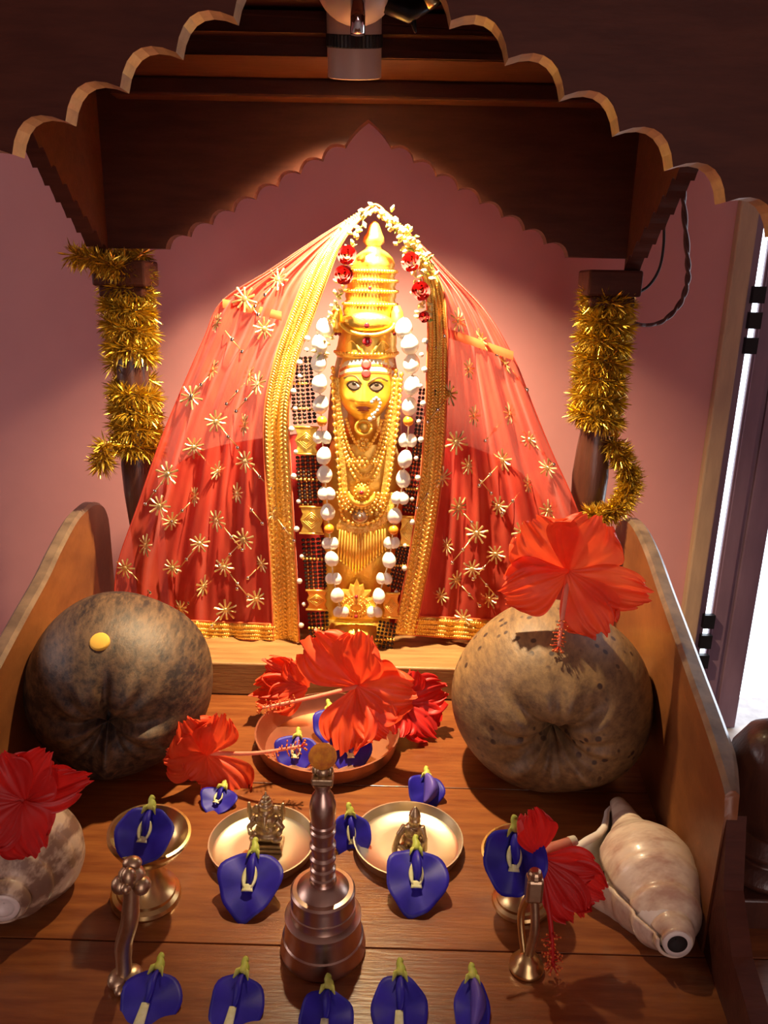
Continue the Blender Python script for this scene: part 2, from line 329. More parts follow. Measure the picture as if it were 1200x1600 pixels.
# side rails
RT = [(.522, .138), (.527, .150), (.535, .159), (.594, .175), (.66, .189), (.72, .202), (.80, .219), (.86, .233), (.91, .241), (.96, .244), (1.0, .240), (1.03, .231), (1.06, .212), (1.075, .18)]
RTL = [(.522, .105), (.527, .115), (.535, .122), (.60, .140), (.69, .162), (.767, .180), (.846, .197), (.90, .213), (.97, .229), (1.02, .231), (1.062, .227), (1.10, .212), (1.118, .19), (1.122, .17)]
def rail(s):
    V, Fc = [], []; tab = RT if s > 0 else RTL; n = len(tab) * 4; pts = spline([(y, z, 0) for y, z in tab], n)
    T = .019
    for y, z, _ in pts:
        x = RX(y, s); T = .019 * min(1, .55 + (y - .522) / .09); V += [(s * x, y, 0), (s * x, y, z - .004), (s * (x + .004), y, z), (s * (x + T - .004), y, z), (s * (x + T), y, z - .004), (s * (x + T), y, 0)]
    for i in range(n - 1):
        for k in range(6):
            a, b = 6 * i + k, 6 * i + (k + 1) % 6; Fc.append((a, b, b + 6, a + 6))
    Fc += [tuple(range(5, -1, -1)), tuple(6 * (n - 1) + k for k in range(6))]
    V = [(v[0], v[1] - (.0 if v[2] > .05 else 0), v[2]) for v in V]
    r_ = mo('side_rail', (V, Fc), 'wood_rail', SH, True, autos=35)
    r_.data.materials.append(MATS['wood_rail_edge'])
    for p in r_.data.polygons:
        if abs(p.normal.z) > .5 and p.center.z + SH.location.z > .05: p.material_index = 1
    # low front continuation of the rail
    fr = [(.30, .03), (.40, .035), (.47, .05), (.505, .08), (.523, .136 if s > 0 else .104)]
    V, Fc = [], []
    for y, z in fr:
        x = RX(y, s) + .002; V += [(s * x, y, 0), (s * x, y, z), (s * (x + .016), y, z), (s * (x + .016), y, 0)]
    for i in range(len(fr) - 1):
        for k in range(4): a, b = 4 * i + k, 4 * i + (k + 1) % 4; Fc.append((a, b, b + 4, a + 4))
    Fc += [(3, 2, 1, 0), tuple(4 * (len(fr) - 1) + k for k in range(4))]
    mo('rail_foot', (V, Fc), 'wood_dark', SH, False)
    # turned newel beside the front of the rail
    g = join([box(-.036, .036, -.036, .036, -.02, .030), lathe([(.030, .030), (.034, .036), (.030, .044), (.02, .05), (.026, .056), (.031, .062), (.026, .068), (.020, .076), (.034, .088), (.041, .108), (.043, .13), (.040, .152), (.030, .170), (.014, .181), (.001, .184)], 28)])
    mo('newel', shift(g, (s * .382, .585, 0)), 'wood_dark_v', SH, True, autos=40, bevel=.002)
    # front posts carry the roof, outside the picture
    mo('front_post', shift(lathe([(.026, -.02), (.026, .05), (.018, .08), (.024, .2), (.02, .35), (.016, .5), (.024, .58), (.024, .62)], 24), (s * .475, .50, 0)), 'wood_dark_v', SH)
    # back posts
    bp = mo('back_post', shift(lathe([(.026, 0), (.026, .05), (.016, .07), (.0165, .14), (.018, .19), (.023, .25), (.0245, .29), (.022, .325), (.019, .35), (.0215, .37), (.020, .45), (.020, .53)], 28), (s * .312, 1.035, .0)), 'wood_dark_v', SH)
    mo('capital', box(s * .312 - .034, s * .312 + .034, 1.005, 1.065, .528, .560), 'wood_dark', bp, False, bevel=.003)
    mo('capital_collar', box(s * .312 - .028, s * .312 + .028, 1.01, 1.06, .515, .528), 'wood_dark', bp, False, bevel=.002)
rail(-1); rail(1)
# arches
def arch_curve(x_end, x0, pitch, n, z0, slope, bulge, flat):
    cus = [(-x_end, z0 - n * pitch * slope), (-x0 - n * pitch, z0 - n * pitch * slope)]
    side = []
    for k in range(n, 0, -1):
        a = (-x0 - k * pitch, z0 - k * pitch * slope); b = (-x0 - (k - 1) * pitch, z0 - (k - 1) * pitch * slope)
        side += arc_pts(a, b, bulge, 7)
    left = [cus[0]] + side
    pk = (-x0, z0)
    if x0 > 0: left += arc_pts(pk, (0, z0 + x0 * slope * 1.9), bulge * .22, 6)
    else: left += [pk]
    cen = [(0, z0 + x0 * slope * 1.9)] if x0 > 0 else []
    right = [(-x, z) for x, z in reversed(left)]
    return left + cen + (right if x0 > 0 else right[1:])
bc = arch_curve(.340, .028, .0281, 8, .697, .545, .27, 0)
mo('back_arch', board(bc, .762, lambda u, z, s: (u, 1.015 + .022 * s, z)), 'wood_dark', SH, False)
fc = arch_curve(.50, .031, .0372, 12, .7165, .55, .30, 0)
fa = mo('front_arch', board(fc, .90, lambda u, z, s: (u, .548 + .018 * s, z)), 'wood_dark', SH, False)
fa.data.materials.append(MATS['wood_edge'])
for p in fa.data.polygons:
    if abs(p.normal.y) < .3: p.material_index = 1
# side arches between front arch and back posts
def side_curve():
    n = 9; y1, y0 = 1.02, .79; c = []
    for k in range(n):
        a = (y1 - (y1 - y0) * k / n, .560 + .13 * k / n); b = (y1 - (y1 - y0) * (k + 1) / n, .560 + .13 * (k + 1) / n)
        c += [(a[0] + (b[0] - a[0]) * t, a[1] + (b[1] - a[1]) * t + .006 * 4 * t * (1 - t) + (.003 if t > .5 else 0)) for t in (0, .2, .4, .6, .8)]
    c.append((y0, .69)); m = [(2 * y0 - y, z) for y, z in reversed(c[:-1])]
    return c + m
for s in (-1, 1):
    mo('side_arch', board(side_curve(), .762, lambda u, z, k: (s * (.325 + .020 * k), u, z)), 'wood_dark', SH, False)
# coffered ceiling of the shrine
mo('roof_border', join([box(-.345, .345, .90, 1.05, .762, .78), box(-.345, .345, .566, .64, .762, .78), box(-.345, -.20, .64, .90, .762, .78), box(.20, .345, .64, .90, .762, .78)]), 'wood_dark', SH, False, bevel=.003)
mo('roof_beam', box(-.30, .30, .985, 1.013, .742, .762), 'wood_dark', SH, False, bevel=.003)
for i in range(4):
    y = .64 + i * .065
    mo('ceiling_plank', box(-.20, .20, y + .001, y + .064, .800 + .004 * (i % 2), .815), 'wood_dark', SH, False, bevel=.002)
mo('coffer_rim', join([box(-.20, .20, .885, .90, .78, .80), box(-.20, .20, .64, .655, .78, .80), box(-.20, -.185, .655, .885, .78, .80), box(.185, .20, .655, .885, .78, .80)]), 'wood_dark', SH, False, bevel=.002)
mo('roof_top', box(-.52, .52, .54, 1.08, .90, .93), 'wood_dark', SH, False, bevel=.004)
mo('fascia', join([box(-.365, -.345, .566, 1.05, .74, .90), box(.345, .365, .566, 1.05, .74, .90), box(-.365, .365, 1.038, 1.055, .762, .90)]), 'wood_dark', SH, False)

# ------------------------------------------------------------------ spot lamp
tip = P(554, 122, .895); ax = Vector((0, .30, -.954)).normalized()
LP = thing('spot_lamp', 'small white cylindrical spot lamp with black knurled ring hanging under the roof', 'lamp', tip - ax * .11)
R3 = frame(ax, (1, 0, 0))
def alamp(prof, n=36): return xf(lathe(prof, n), Matrix.Translation(tip) @ R3.to_4x4())
lr = .0278
mo('lamp_body', alamp([(.010, -.095), (lr, -.09), (lr, -.001), (lr - .002, 0), (lr - .003, -.004), (.002, -.006)]), 'lamp_white', LP, autos=40)
def knurl():
    V, Fc = [], []; n = 90
    for z in (-.0395, -.0385, -.0285, -.0275):
        for k in range(n):
            a = 2 * pi * k / n; r = lr + (.0012 if k % 2 else .0003) if z in (-.0385, -.0285) else lr + .0001; V.append((r * cos(a), r * sin(a), z))
    for i in range(3):
        for k in range(n): a, b = i * n + k, i * n + (k + 1) % n; Fc.append((a, b, b + n, a + n))
    return xf((V, Fc), Matrix.Translation(tip) @ R3.to_4x4())
mo('focus_ring', knurl(), 'black_plastic', LP, False)
mo('lamp_lens', alamp([(.019, -.0035), (.012, -.0032), (.0005, -.003)]), 'lamp_lens', LP)
dc = P(557, -38, .80)
mo('lamp_holder', ball(dc, .039, 28, 18), 'lamp_white', LP)
pc = P(559, 37, .76)
mo('holder_pin', tube([pc + Vector((0, .0, .02)), pc + Vector((0, .0, -.008))], .0065, 14), 'chrome', LP)
mo('mount_arm', tube(spline([dc + Vector((0, 0, .01)), dc + Vector((0, .01, .06)), (dc.x, dc.y, .80)], 10), .008, 10), 'black_metal', LP)
c1 = P(640, 8, .80)
mo('clamp', join([tube([c1 + Vector((-.03, 0, .008)), c1 + Vector((.0, -.004, -.006)), c1 + Vector((.03, 0, .006))], [.012, .010, .004], 10), tube([c1, c1 + Vector((.006, 0, -.022))], [.006, .001], 8)]), 'black_metal', LP)
mo('clamp_screw', tube([c1 + Vector((.012, -.012, .012)), c1 + Vector((.022, -.014, -.004))], .006, 10), 'brass', LP)
sd = bpy.data.lights.new('spot_lamp_light', 'SPOT'); so = bpy.data.objects.new('spot_lamp_light', sd); COL.objects.link(so)
so.location = tip + ax * .006; so.rotation_euler = ax.to_track_quat('-Z', 'Y').to_euler()
sd.spot_size = radians(112); sd.spot_blend = 1.0; sd.energy = 84; sd.color = (1, .77, .45); sd.shadow_soft_size = .012

# ------------------------------------------------------------------ wires beside the right post
def wire(name, label, pts, r, twist=False):
    p = spline(pts, 70)
    if twist:
        g = []
        for ph in (0, pi):
            q = [v + Vector((cos(i * .55 + ph), .6 * sin(i * .55 + ph), 0)) * r * .8 for i, v in enumerate(p)]; g.append(tube(q, r, 7))
        return tag(mo(name, join(g), 'wire_brown'), label, 'wire')
    return tag(mo(name, tube(p, r, 8), 'black_plastic'), label, 'wire')
wire('twisted_cable', 'brown twisted electric cable looping beside the right tinsel post', [P(*q) for q in ((1066, 275, 1.05), (1069, 330, 1.06), (1074, 400, 1.07), (1074, 440, 1.07), (1062, 475, 1.07), (1035, 502, 1.06), (1005, 508, 1.05), (975, 500, 1.04))], .0024, True)
wire('thin_cord', 'thin black cord curving from the arch to the right post capital', [P(*q) for q in ((1037, 330, 1.06), (1037, 380, 1.06), (1030, 420, 1.06), (1012, 448, 1.06), (985, 462, 1.05))], .0019)

# ------------------------------------------------------------------ idol
YB = 1.022                                           # depth of the idol's axis
def row_body(rows, flat, n=40, y0=YB):               # lathe through (py, cx, half width) rows
    V, Fc = [], []; m = len(rows)
    for py, cx, hw in rows:
        c = P(cx, py, y0); r = hw * mpp(c)
        for k in range(n):
            a = 2 * pi * k / n; V.append((c.x + r * cos(a), c.y + r * flat * sin(a), c.z))
    for i in range(m - 1):
        for k in range(n): a, b = i * n + k, i * n + (k + 1) % n; Fc.append((a, a + n, b + n, b))
    Fc += [tuple(range(n)), tuple((m - 1) * n + k for k in range(n - 1, -1, -1))]
    return V, Fc
base = P(558, 1004, YB)
ID = thing('golden_idol', 'golden deity idol with tall ringed crown and painted face under the veil', 'idol', (base.x, base.y, .047))
rows = [(662, 569, 28), (676, 569, 34), (690, 568, 50), (720, 568, 60), (760, 567, 64), (800, 566, 62), (850, 563, 56), (900, 561, 52), (950, 558, 50), (990, 556, 54)]
g = row_body(rows, .34); b0 = P(556, 990, YB)
g[0].extend([]) ; mo('torso', g, 'gold', ID)
mo('back_plate', row_body([(700, 568, 58), (670, 569, 58), (630, 570, 56), (590, 571, 52), (560, 572, 46), (535, 573, 38), (520, 574, 26)], .10, 40, YB + .012), 'brass_old', ID)
mo('neck', row_body([(690, 568, 34), (660, 569, 26), (630, 570, 26)], .8, 28, YB), 'gold', ID)
mo('pedestal', lathe([(.052, .0), (.052, .008), (.046, .012), (.042, .028)], 36, base.x, YB, .047), 'gold', ID)
# face: an ellipsoid with modelled brow, nose, lips and chin
FC = P(571, 603, YB - .018); FA, FB, FD = .0362, .036, .0475
def xs(z): return FA * (1 - .17 * max(0, min(1, (-z - .006) / .041)) ** 1.6)
def fd(z): return FD if z < 0 else FD * 1.3
def gs(x, s): return exp(-(x / s) ** 2)
def relief(x, z):
    d = .0085 * gs(x, .0050 + .0035 * max(0, min(1, (.006 - z) / .02))) * (max(0, min(1, (.014 - z) / .028)) if z > -.0165 else gs(z + .0165, .0022))
    d += .0022 * (gs(x - .0062, .0032) + gs(x + .0062, .0032)) * gs(z + .0145, .0034)
    d -= .0034 * (gs(x - .0150, .0085) + gs(x + .0150, .0085)) * gs(z - .0005, .0065)
    d += .0016 * (gs(x - .015, .011) + gs(x + .015, .011)) * gs(z - .0105, .0035)
    d += .0028 * gs(x, .0105) * gs(z + .0265, .0028) + .0024 * gs(x, .0085) * gs(z + .0318, .0026) - .0014 * gs(x, .010) * gs(z + .0292, .0010)
    d += .0030 * gs(x, .010) * gs(z + .0415, .006) + .0022 * (gs(x - .020, .009) + gs(x + .020, .009)) * gs(z + .016, .010)
    return d
def face_y(x, z):
    q = 1 - (x / xs(z)) ** 2 - (z / fd(z)) ** 2
    return -FB * sqrt(max(q, 0)) - relief(x, z) * min(1, max(0, q) * 4)
def face_mesh(nu=84, nv=64):
    V, Fc = [], []
    for i in range(nv + 1):
        t = -pi / 2 + pi * i / nv; z = (FD if t < 0 else FD * 1.3) * sin(t)
        for k in range(nu):
            a = 2 * pi * k / nu; x = xs(z) * cos(t) * cos(a); y = FB * cos(t) * sin(a)
            if y < 0: y = face_y(x, z)
            V.append(FC + Vector((x, y, z)))
    for i in range(nv):
        for k in range(nu): a, b = i * nu + k, i * nu + (k + 1) % nu; Fc.append((a, b, b + nu, a + nu))
    return V, Fc
HD = mo('face', face_mesh(), 'gold_face', ID)
def fl(px, py):                                       # face-local x, z of a picture point
    p = P(px, py, FC.y - FB); return p.x - FC.x, p.z - FC.z
def fpatch(name, outline, m, off=.0006, rings=4):     # outline: face-local polygon about its centre
    cx = sum(p[0] for p in outline) / len(outline); cz = sum(p[1] for p in outline) / len(outline); V, Fc = [], []; n = len(outline)
    V.append(FC + Vector((cx, face_y(cx, cz) - off * 1.3, cz)))
    for r in range(1, rings + 1):
        for x, z in outline:
            x2, z2 = cx + (x - cx) * r / rings, cz + (z - cz) * r / rings; V.append(FC + Vector((x2, face_y(x2, z2) - off * (1.3 if r < rings else .2), z2)))
    for k in range(n): Fc.append((0, 1 + k, 1 + (k + 1) % n))
    for r in range(rings - 1):
        for k in range(n): a, b = 1 + r * n + k, 1 + r * n + (k + 1) % n; Fc.append((a, b, b + n, a + n))
    return mo(name, (V, Fc), m, HD)
def fline(name, pts, wid, m, off=.0008, n=18):
    p = spline([(*fl(*q), 0) for q in pts], n); V, Fc = [], []
    for i, q in enumerate(p):
        t = (p[min(i + 1, n - 1)] - p[max(i - 1, 0)]).normalized(); nn = Vector((-t.y, t.x, 0)); wv = wid * (1 if not isinstance(wid, tuple) else 1)
        for s in (-1, 0, 1):
            v = q + nn * s * wid * .5; V.append(FC + Vector((v.x, face_y(v.x, v.y) - off * (1 if s == 0 else .4), v.y)))
    for i in range(n - 1):
        for s in (0, 1): a = 3 * i + s; Fc.append((a, a + 1, a + 4, a + 3))
    return mo(name, (V, Fc), m, HD)
def ellipse(px, py, rx, ry, point=0., n=20):
    cx, cz = fl(px, py); k = mpp(FC)
    return [(cx + rx * k * cos(2 * pi * i / n), cz + ry * k * sin(2 * pi * i / n) * (1 - point * abs(cos(2 * pi * i / n)) ** 3)) for i in range(n)]
for ex, ey, s in ((552.5, 603, 1), (588, 605, -1)):
    fpatch('eye_rim', ellipse(ex, ey, 11.5, 8.2, .35), 'brow_dark', .0005)
    fpatch('eye_white', ellipse(ex, ey + .4, 9.6, 5.8, .45), 'eye_white', .0010)
    fpatch('pupil', ellipse(ex + .5, ey - 2.6, 4.0, 3.0), 'iris_dark', .0015)
fline('eyebrow', [(536, 593), (545, 588), (556, 589), (565, 599)], .0021, 'brow_dark')
fline('eyebrow', [(575, 600), (584, 593), (594, 591), (606, 598)], .0021, 'brow_dark')
fpatch('lips', ellipse(567.5, 638.5, 11.5, 3.0, .5), 'lip', .0004); fpatch('lips', ellipse(567.5, 643, 9.5, 3.4, .3), 'lip', .0004)
fline('ash_stripe', [(529, 579), (545, 569), (572, 566), (598, 568), (614, 577)], .0070, 'ash_white', .0005)
fline('ash_stripe', [(529, 589), (545, 580), (572, 577), (598, 579), (614, 588)], .0050, 'ash_white', .0005)
fline('red_stripe', [(528, 583), (545, 574), (572, 571), (598, 573), (616, 582)], .0034, 'stripe_orange', .0009)
fline('red_stripe', [(528, 592), (545, 584), (572, 582), (598, 584), (616, 591)], .0030, 'stripe_orange', .0009)
fpatch('red_dot', ellipse(572, 570, 8, 7.4), 'red_paint', .0022); fpatch('red_dot', ellipse(572, 584, 7.4, 6.8), 'red_paint', .0022)
# crown
cr = [(345, 585, 2), (350, 585, 7), (358, 585, 10), (364, 585, 12), (371, 584, 16), (378, 584, 17), (384, 584, 12), (389, 584, 13), (395, 584, 22), (402, 583, 30), (410, 583, 34), (416, 582, 35), (419, 582, 33),
      (424, 582, 37), (430, 581, 37), (433, 581, 35), (438, 581, 39), (445, 580, 39), (448, 580, 37), (454, 580, 40), (464, 579, 40), (468, 579, 38), (474, 578, 41), (486, 577, 42), (492, 577, 40), (498, 576, 43), (508, 576, 45), (516, 575, 45), (520, 575, 43), (524, 575, 45), (534, 574, 46), (541, 573, 46), (546, 573, 48), (554, 572, 48), (558, 572, 45)]
CR = mo('crown', row_body(list(reversed(cr)), .86, 44, YB - .014), 'gold', ID)
def cfront(px, py, hw, off=0.):                       # point on the front of the crown
    c = P(px, py, YB - .014); r = hw * mpp(c); return Vector((c.x, c.y - r * .86 - off, c.z))
gg = []
for py, cx, hw in ((424, 582, 37), (439, 581, 39), (455, 580, 40), (475, 578, 41), (550, 572.5, 48)):
    c = P(cx, py, YB - .014); r = (hw + 1) * mpp(c)
    for k in range(26):
        a = pi + pi * (k + .5) / 26; gg.append(ball((c.x + r * cos(a), c.y + r * .86 * sin(a), c.z), .0021, 7, 5))
tag(mo('crown_beads', join(gg), 'gold_chain', CR), kind='stuff')
md = cfront(576, 502, 40)
mo('crown_medallion', join([ball(md, (.031, .010, .0125), 24, 12), tube([md + Vector((.033 * cos(a), -.003 - .004 * sin(-a), .015 * sin(a))) for a in [pi + pi * i / 20 for i in range(21)]], .0026, 8)]), 'gold', CR)
for px, py, r in ((575, 506, .0035), (575, 531, .0062), (579, 450, .0025)):
    c = cfront(px, py, 46, .002 if py > 515 else .010 if py > 500 else -.004); mo('gem', ball(c, (r, r * .6, r), 12, 8), 'gem_red', CR)
mo('crown_scrolls', join([tube(spline([cfront(575 + s * 10, 545, 47, .001), cfront(575 + s * 22, 530, 40, .000), cfront(575 + s * 34, 540, 28, .001), cfront(575 + s * 26, 546, 36, .002)], 14), .0018, 6) for s in (-1, 1)]), 'gold_chain', CR)
for s, px in ((-1, 525), (1, 622)):
    a, b = P(px + s * -2, 478, YB - .03), P(px, 520, YB - .035)
    e = mo('ear_ornament', tube([a, a + (b - a) * .25, a + (b - a) * .8, b], [.004, .0075, .0085, .0075], 14), 'gold', ID)
    mo('ear_gems', join([ball(b + Vector((.0045 * k, -.004, -.001)), .0024, 8, 6) for k in (-1, 0, 1)]), 'gem_red', e)
# nose ring and hands of the torso relief
nr = [P(q[0], q[1], .950) for q in ((581, 628), (588, 622), (594, 630), (590, 641), (582, 648))]
NR = tag(mo('nose_ring', tube(spline(nr, 20), .0009, 6), 'gold_chain', ID), 'pearl nose ring')
mo('pearls', join([ball(p, .0024, 8, 6) for p in spline(nr, 9)] + [ball(P(578, 655, .95), .003, 8, 6), ball(P(584, 652, .95), .0026, 8, 6)]), 'pearl', NR)
mo('chin_pendant', join([tube([P(568, 668, .972) + Vector((.010 * cos(a), 0, .009 * sin(a))) for a in [2 * pi * i / 20 for i in range(21)]], .0018, 7), ball(P(568, 668, .974), (.008, .003, .007), 12, 8)]), 'gold', ID)

# ------------------------------------------------------------------ gold necklaces (each its own thing)
YN = .990
def strand(pts, r, gap=1.75, n=160, y=YN):
    p = spline([P(q[0], q[1], q[2] if len(q) > 2 else y) for q in pts], n); out = [p[0]]; acc = 0
    for a, b in zip(p, p[1:]):
        acc += (b - a).length
        if acc >= r * gap: out.append(b); acc = 0
    return out
def necklace(name, label, pts, r, extra=None, m='gold_chain'):
    q = strand(pts, r); o = tag(mo(name, join([ball(c, r, 7, 5) for c in q] + [tube(spline([P(*(t if len(t) > 2 else (*t, YN))) for t in pts], 50), r * .4, 5)]), m), label, 'necklace', 'gold necklaces on the idol'); return o
necklace('gold_necklace', 'outer gold bead necklace looping lowest of the chest strands', [(520, 575), (527, 640), (537, 700), (551, 740), (569, 757), (587, 742), (600, 705), (612, 640), (619, 575)], .0029)
necklace('gold_necklace', 'middle gold bead necklace just inside the outer chest strand', [(527, 620), (535, 685), (550, 725), (569, 743), (586, 728), (599, 688), (610, 625)], .0026)
necklace('gold_necklace', 'inner gold bead necklace just above the middle chest strand', [(531, 640), (542, 690), (554, 715), (569, 729), (583, 716), (594, 690), (606, 640)], .0026)
n1 = necklace('gold_choker', 'short gold choker with flower pendants under the chin', [(541, 655), (549, 680), (560, 698), (568, 704), (577, 698), (589, 678), (597, 655)], .0024)
def flower_pend(px, py, y, R, n, par):
    c = P(px, py, y); return mo('flower_pendant', join([ball(c, (R * .45, R * .4, R * .45), 10, 7)] + [ball(c + Vector((R * .72 * cos(2 * pi * k / n), .0, R * .72 * sin(2 * pi * k / n))), (R * .34, R * .26, R * .34), 8, 6) for k in range(n)]), 'gold_chain', par)
flower_pend(568, 693, .978, .0085, 7, n1); flower_pend(566, 722, .978, .0085, 6, n1); flower_pend(549, 722, .980, .005, 5, n1); flower_pend(584, 722, .980, .005, 5, n1)
n2 = necklace('long_gold_necklace', 'long broad gold necklace ending in a curved fringed band', [(519, 590, .985), (524, 680, .986), (531, 760, .988), (533, 800, .988), (545, 815, .986), (566, 818, .986), (590, 810, .986), (603, 780, .987), (613, 720, .987), (622, 650, .986), (627, 585, .985)], .0034)
def band(pts, wpx, y, m, name, par, th=.0025):
    p = spline([(*q, 0) for q in pts], 60)
    def fn(u, v):
        i = min(59, int(u * 59 + .5)); q = p[i]; t = (p[min(i + 1, 59)] - p[max(i - 1, 0)]).normalized(); nn = Vector((-t.y, t.x, 0))
        k = q + nn * (v - .5) * wpx; return P(k.x, k.y, y)
    return mo(name, grid(fn, 59, 3), m, par, solid=th)
band([(526, 590), (531, 680), (538, 760), (541, 800)], 10, .9895, 'gold_trim', 'side_band', n2)
band([(618, 590), (614, 660), (607, 730), (598, 785), (588, 808)], 12, .9895, 'gold_trim', 'side_band', n2)
band([(527, 818), (545, 826), (566, 829), (590, 821), (606, 800), (614, 770)], 17, .988, 'gold_trim', 'fringed_band', n2)
fr = []
for k in range(17):
    x = 531 + k * 4.4; y0 = 834 + 0 - abs(k - 7) * .9; L = 62 - abs(k - 6) * 3
    a, b = P(x, y0, .987), P(x - 1 + (k - 8) * .3, y0 + L, .988); fr.append(tube([a, a + (b - a) * .5, b], [.0012, .0015, .0021], 6)); fr.append(ball(b, .0024, 6, 5))
mo('fringe', join(fr), 'gold_chain', n2)
# crescent pendant with rays
pc_ = P(565, 782, .984)
n4 = thing('crescent_pendant', 'crescent gold chest pendant with beaded rays and small red stone', 'pendant', pc_)
cr_ = []
for k in range(15):
    a = pi + pi * k / 14
    for j, rr in enumerate((.021, .026, .031)): cr_.append(ball(pc_ + Vector((rr * 1.05 * cos(a), -.001, .010 + rr * .95 * sin(a))), .0027 - .0003 * j, 7, 5))
mo('ray_beads', join(cr_), 'gold_chain', n4)
mo('crescent', tube([pc_ + Vector((.017 * cos(a), 0, .012 + .016 * sin(a))) for a in [pi + pi * i / 20 for i in range(21)]], [.001 + .005 * sin(pi * i / 20) for i in range(21)], 9), 'gold', n4)
mo('rosette', join([ball(pc_ + Vector((0, -.003, .014)), (.009, .004, .009), 14, 8)] + [ball(pc_ + Vector((.009 * cos(a), -.004, .014 + .009 * sin(a))), .0021, 7, 5) for a in [2 * pi * i / 12 for i in range(12)]]), 'gold', n4)
mo('red_stone', ball(pc_ + Vector((0, -.007, .013)), .003, 8, 6), 'gem_red', n4)
mo('lower_disc', join([ball(pc_ + Vector((-.002, .001, -.022)), (.012, .004, .010), 16, 8)] + [ball(pc_ + Vector((-.002, -.003, -.022)), .004, 8, 6)]), 'brass_old', n4)
# crown-shaped pendant at the foot
fp = P(557, 942, .985)
n5 = thing('crown_shaped_pendant', 'crown-shaped gold ornament at the foot of the idol above the hibiscus', 'ornament', fp)
cv = [(-.024, -.022), (-.027, -.004), (-.024, .008), (-.017, .011), (-.020, .020), (-.011, .019), (-.009, .028), (-.004, .026), (0, .036), (.004, .026), (.009, .028), (.011, .019), (.020, .020), (.017, .011), (.024, .008), (.027, -.004), (.024, -.022)]
V = [fp + Vector((x, -.004, z)) for x, z in cv] + [fp + Vector((x, .002, z)) for x, z in cv] + [fp + Vector((0, -.009, 0)), fp + Vector((0, .002, 0))]
n_ = len(cv); mo('plate', (V, [(k, (k + 1) % n_, 2 * n_) for k in range(n_)] + [(n_ + (k + 1) % n_, n_ + k, 2 * n_ + 1) for k in range(n_)] + [(k, n_ + k, n_ + (k + 1) % n_, (k + 1) % n_) for k in range(n_)]), 'gold', n5, False)
mo('beaded_rings', join([ball(fp + Vector((r * cos(2 * pi * k / n), -.009 + r * .15, -.004 + r * .8 * sin(2 * pi * k / n))), .0016, 6, 4) for r, n in ((.008, 14), (.014, 22), (.020, 30)) for k in range(n)]), 'gold_chain', n5)
mo('red_stone', ball(fp + Vector((0, -.009, .013)), .0028, 8, 6), 'gem_red', n5); mo('red_stone', ball(fp + Vector((0, -.010, -.016)), .0026, 8, 6), 'gem_red', n5)

# ------------------------------------------------------------------ white shell garland
def shell_mesh():
    V, Fc = ball((0, 0, 0), (1, .85, 1.15), 16, 12); W = []
    for x, y, z in V:
        t = (z + 1.15) / 2.3; k = 1.0 - .45 * max(0, t - .45) ** 1.3
        gr = 1 - .22 * exp(-(x / .16) ** 2) * (1 if y < 0 else .3)
        W.append((x * k, y * k * gr, z * (1.0 if abs(x) > .2 else .94)))
    return W, Fc
YS = .975
SG = thing('shell_garland', 'long garland of white shells with orange beads around the idol', 'garland', P(560, 955, YS))
ls = [(507, 513), (499, 538), (498, 566), (499, 599), (501, 632), None, (503, 683), (506, 712), (507, 741), (510, 771), (512, 800), None, (516, 849), (518, 873), (521, 904), (527, 930), (533, 956)]
rs = [(631, 513), (640, 538), (643, 568), (644, 602), (640, 635), None, (637, 688), (633, 717), (630, 748), (625, 778), (617, 806), None, (612, 848), (608, 875), (600, 904), (592, 931), (585, 956)]
ob = [(503, 658), (514, 826), (638, 658), (615, 828)]
proto = None; k = mpp((0, YS, .35))
for side in (ls, rs):
    for i, q in enumerate(side):
        if q is None: continue
        c = P(*q, YS - (.004 if i % 2 else 0)); r = (13.5 - .12 * i) * k
        two = i in (6, 9, 12, 14, 16)
        for s in ((-1, 1) if two else (0,)):
            cc = c + Vector((s * r * .44, 0, 0)); sc = r * (.74 if two else 1.) 
            if proto is None:
                proto = mo('shell', shell_mesh(), 'shell_white', SG, world=False); o = proto; o.location = cc - absloc(SG); o.scale = (sc,) * 3
            else: o = instance(proto, 'shell', SG, cc, None, (sc * (1 if two else .95 + .1 * rnd.random()), sc, sc * 1.05))
            o.rotation_euler = (rnd.uniform(-.2, .2), rnd.uniform(-.3, .3) - s * .15, rnd.uniform(-.8, .8))
for q in ob: mo('orange_bead', ball(P(*q, YS - .004), 8.2 * k, 12, 9), 'orange_bead', SG)
mo('thread', join([tube(spline([P(*q, YS + .004) for q in sd_ if q], 50), .0010, 5) for sd_ in (ls, rs)]), 'ash_white', SG)

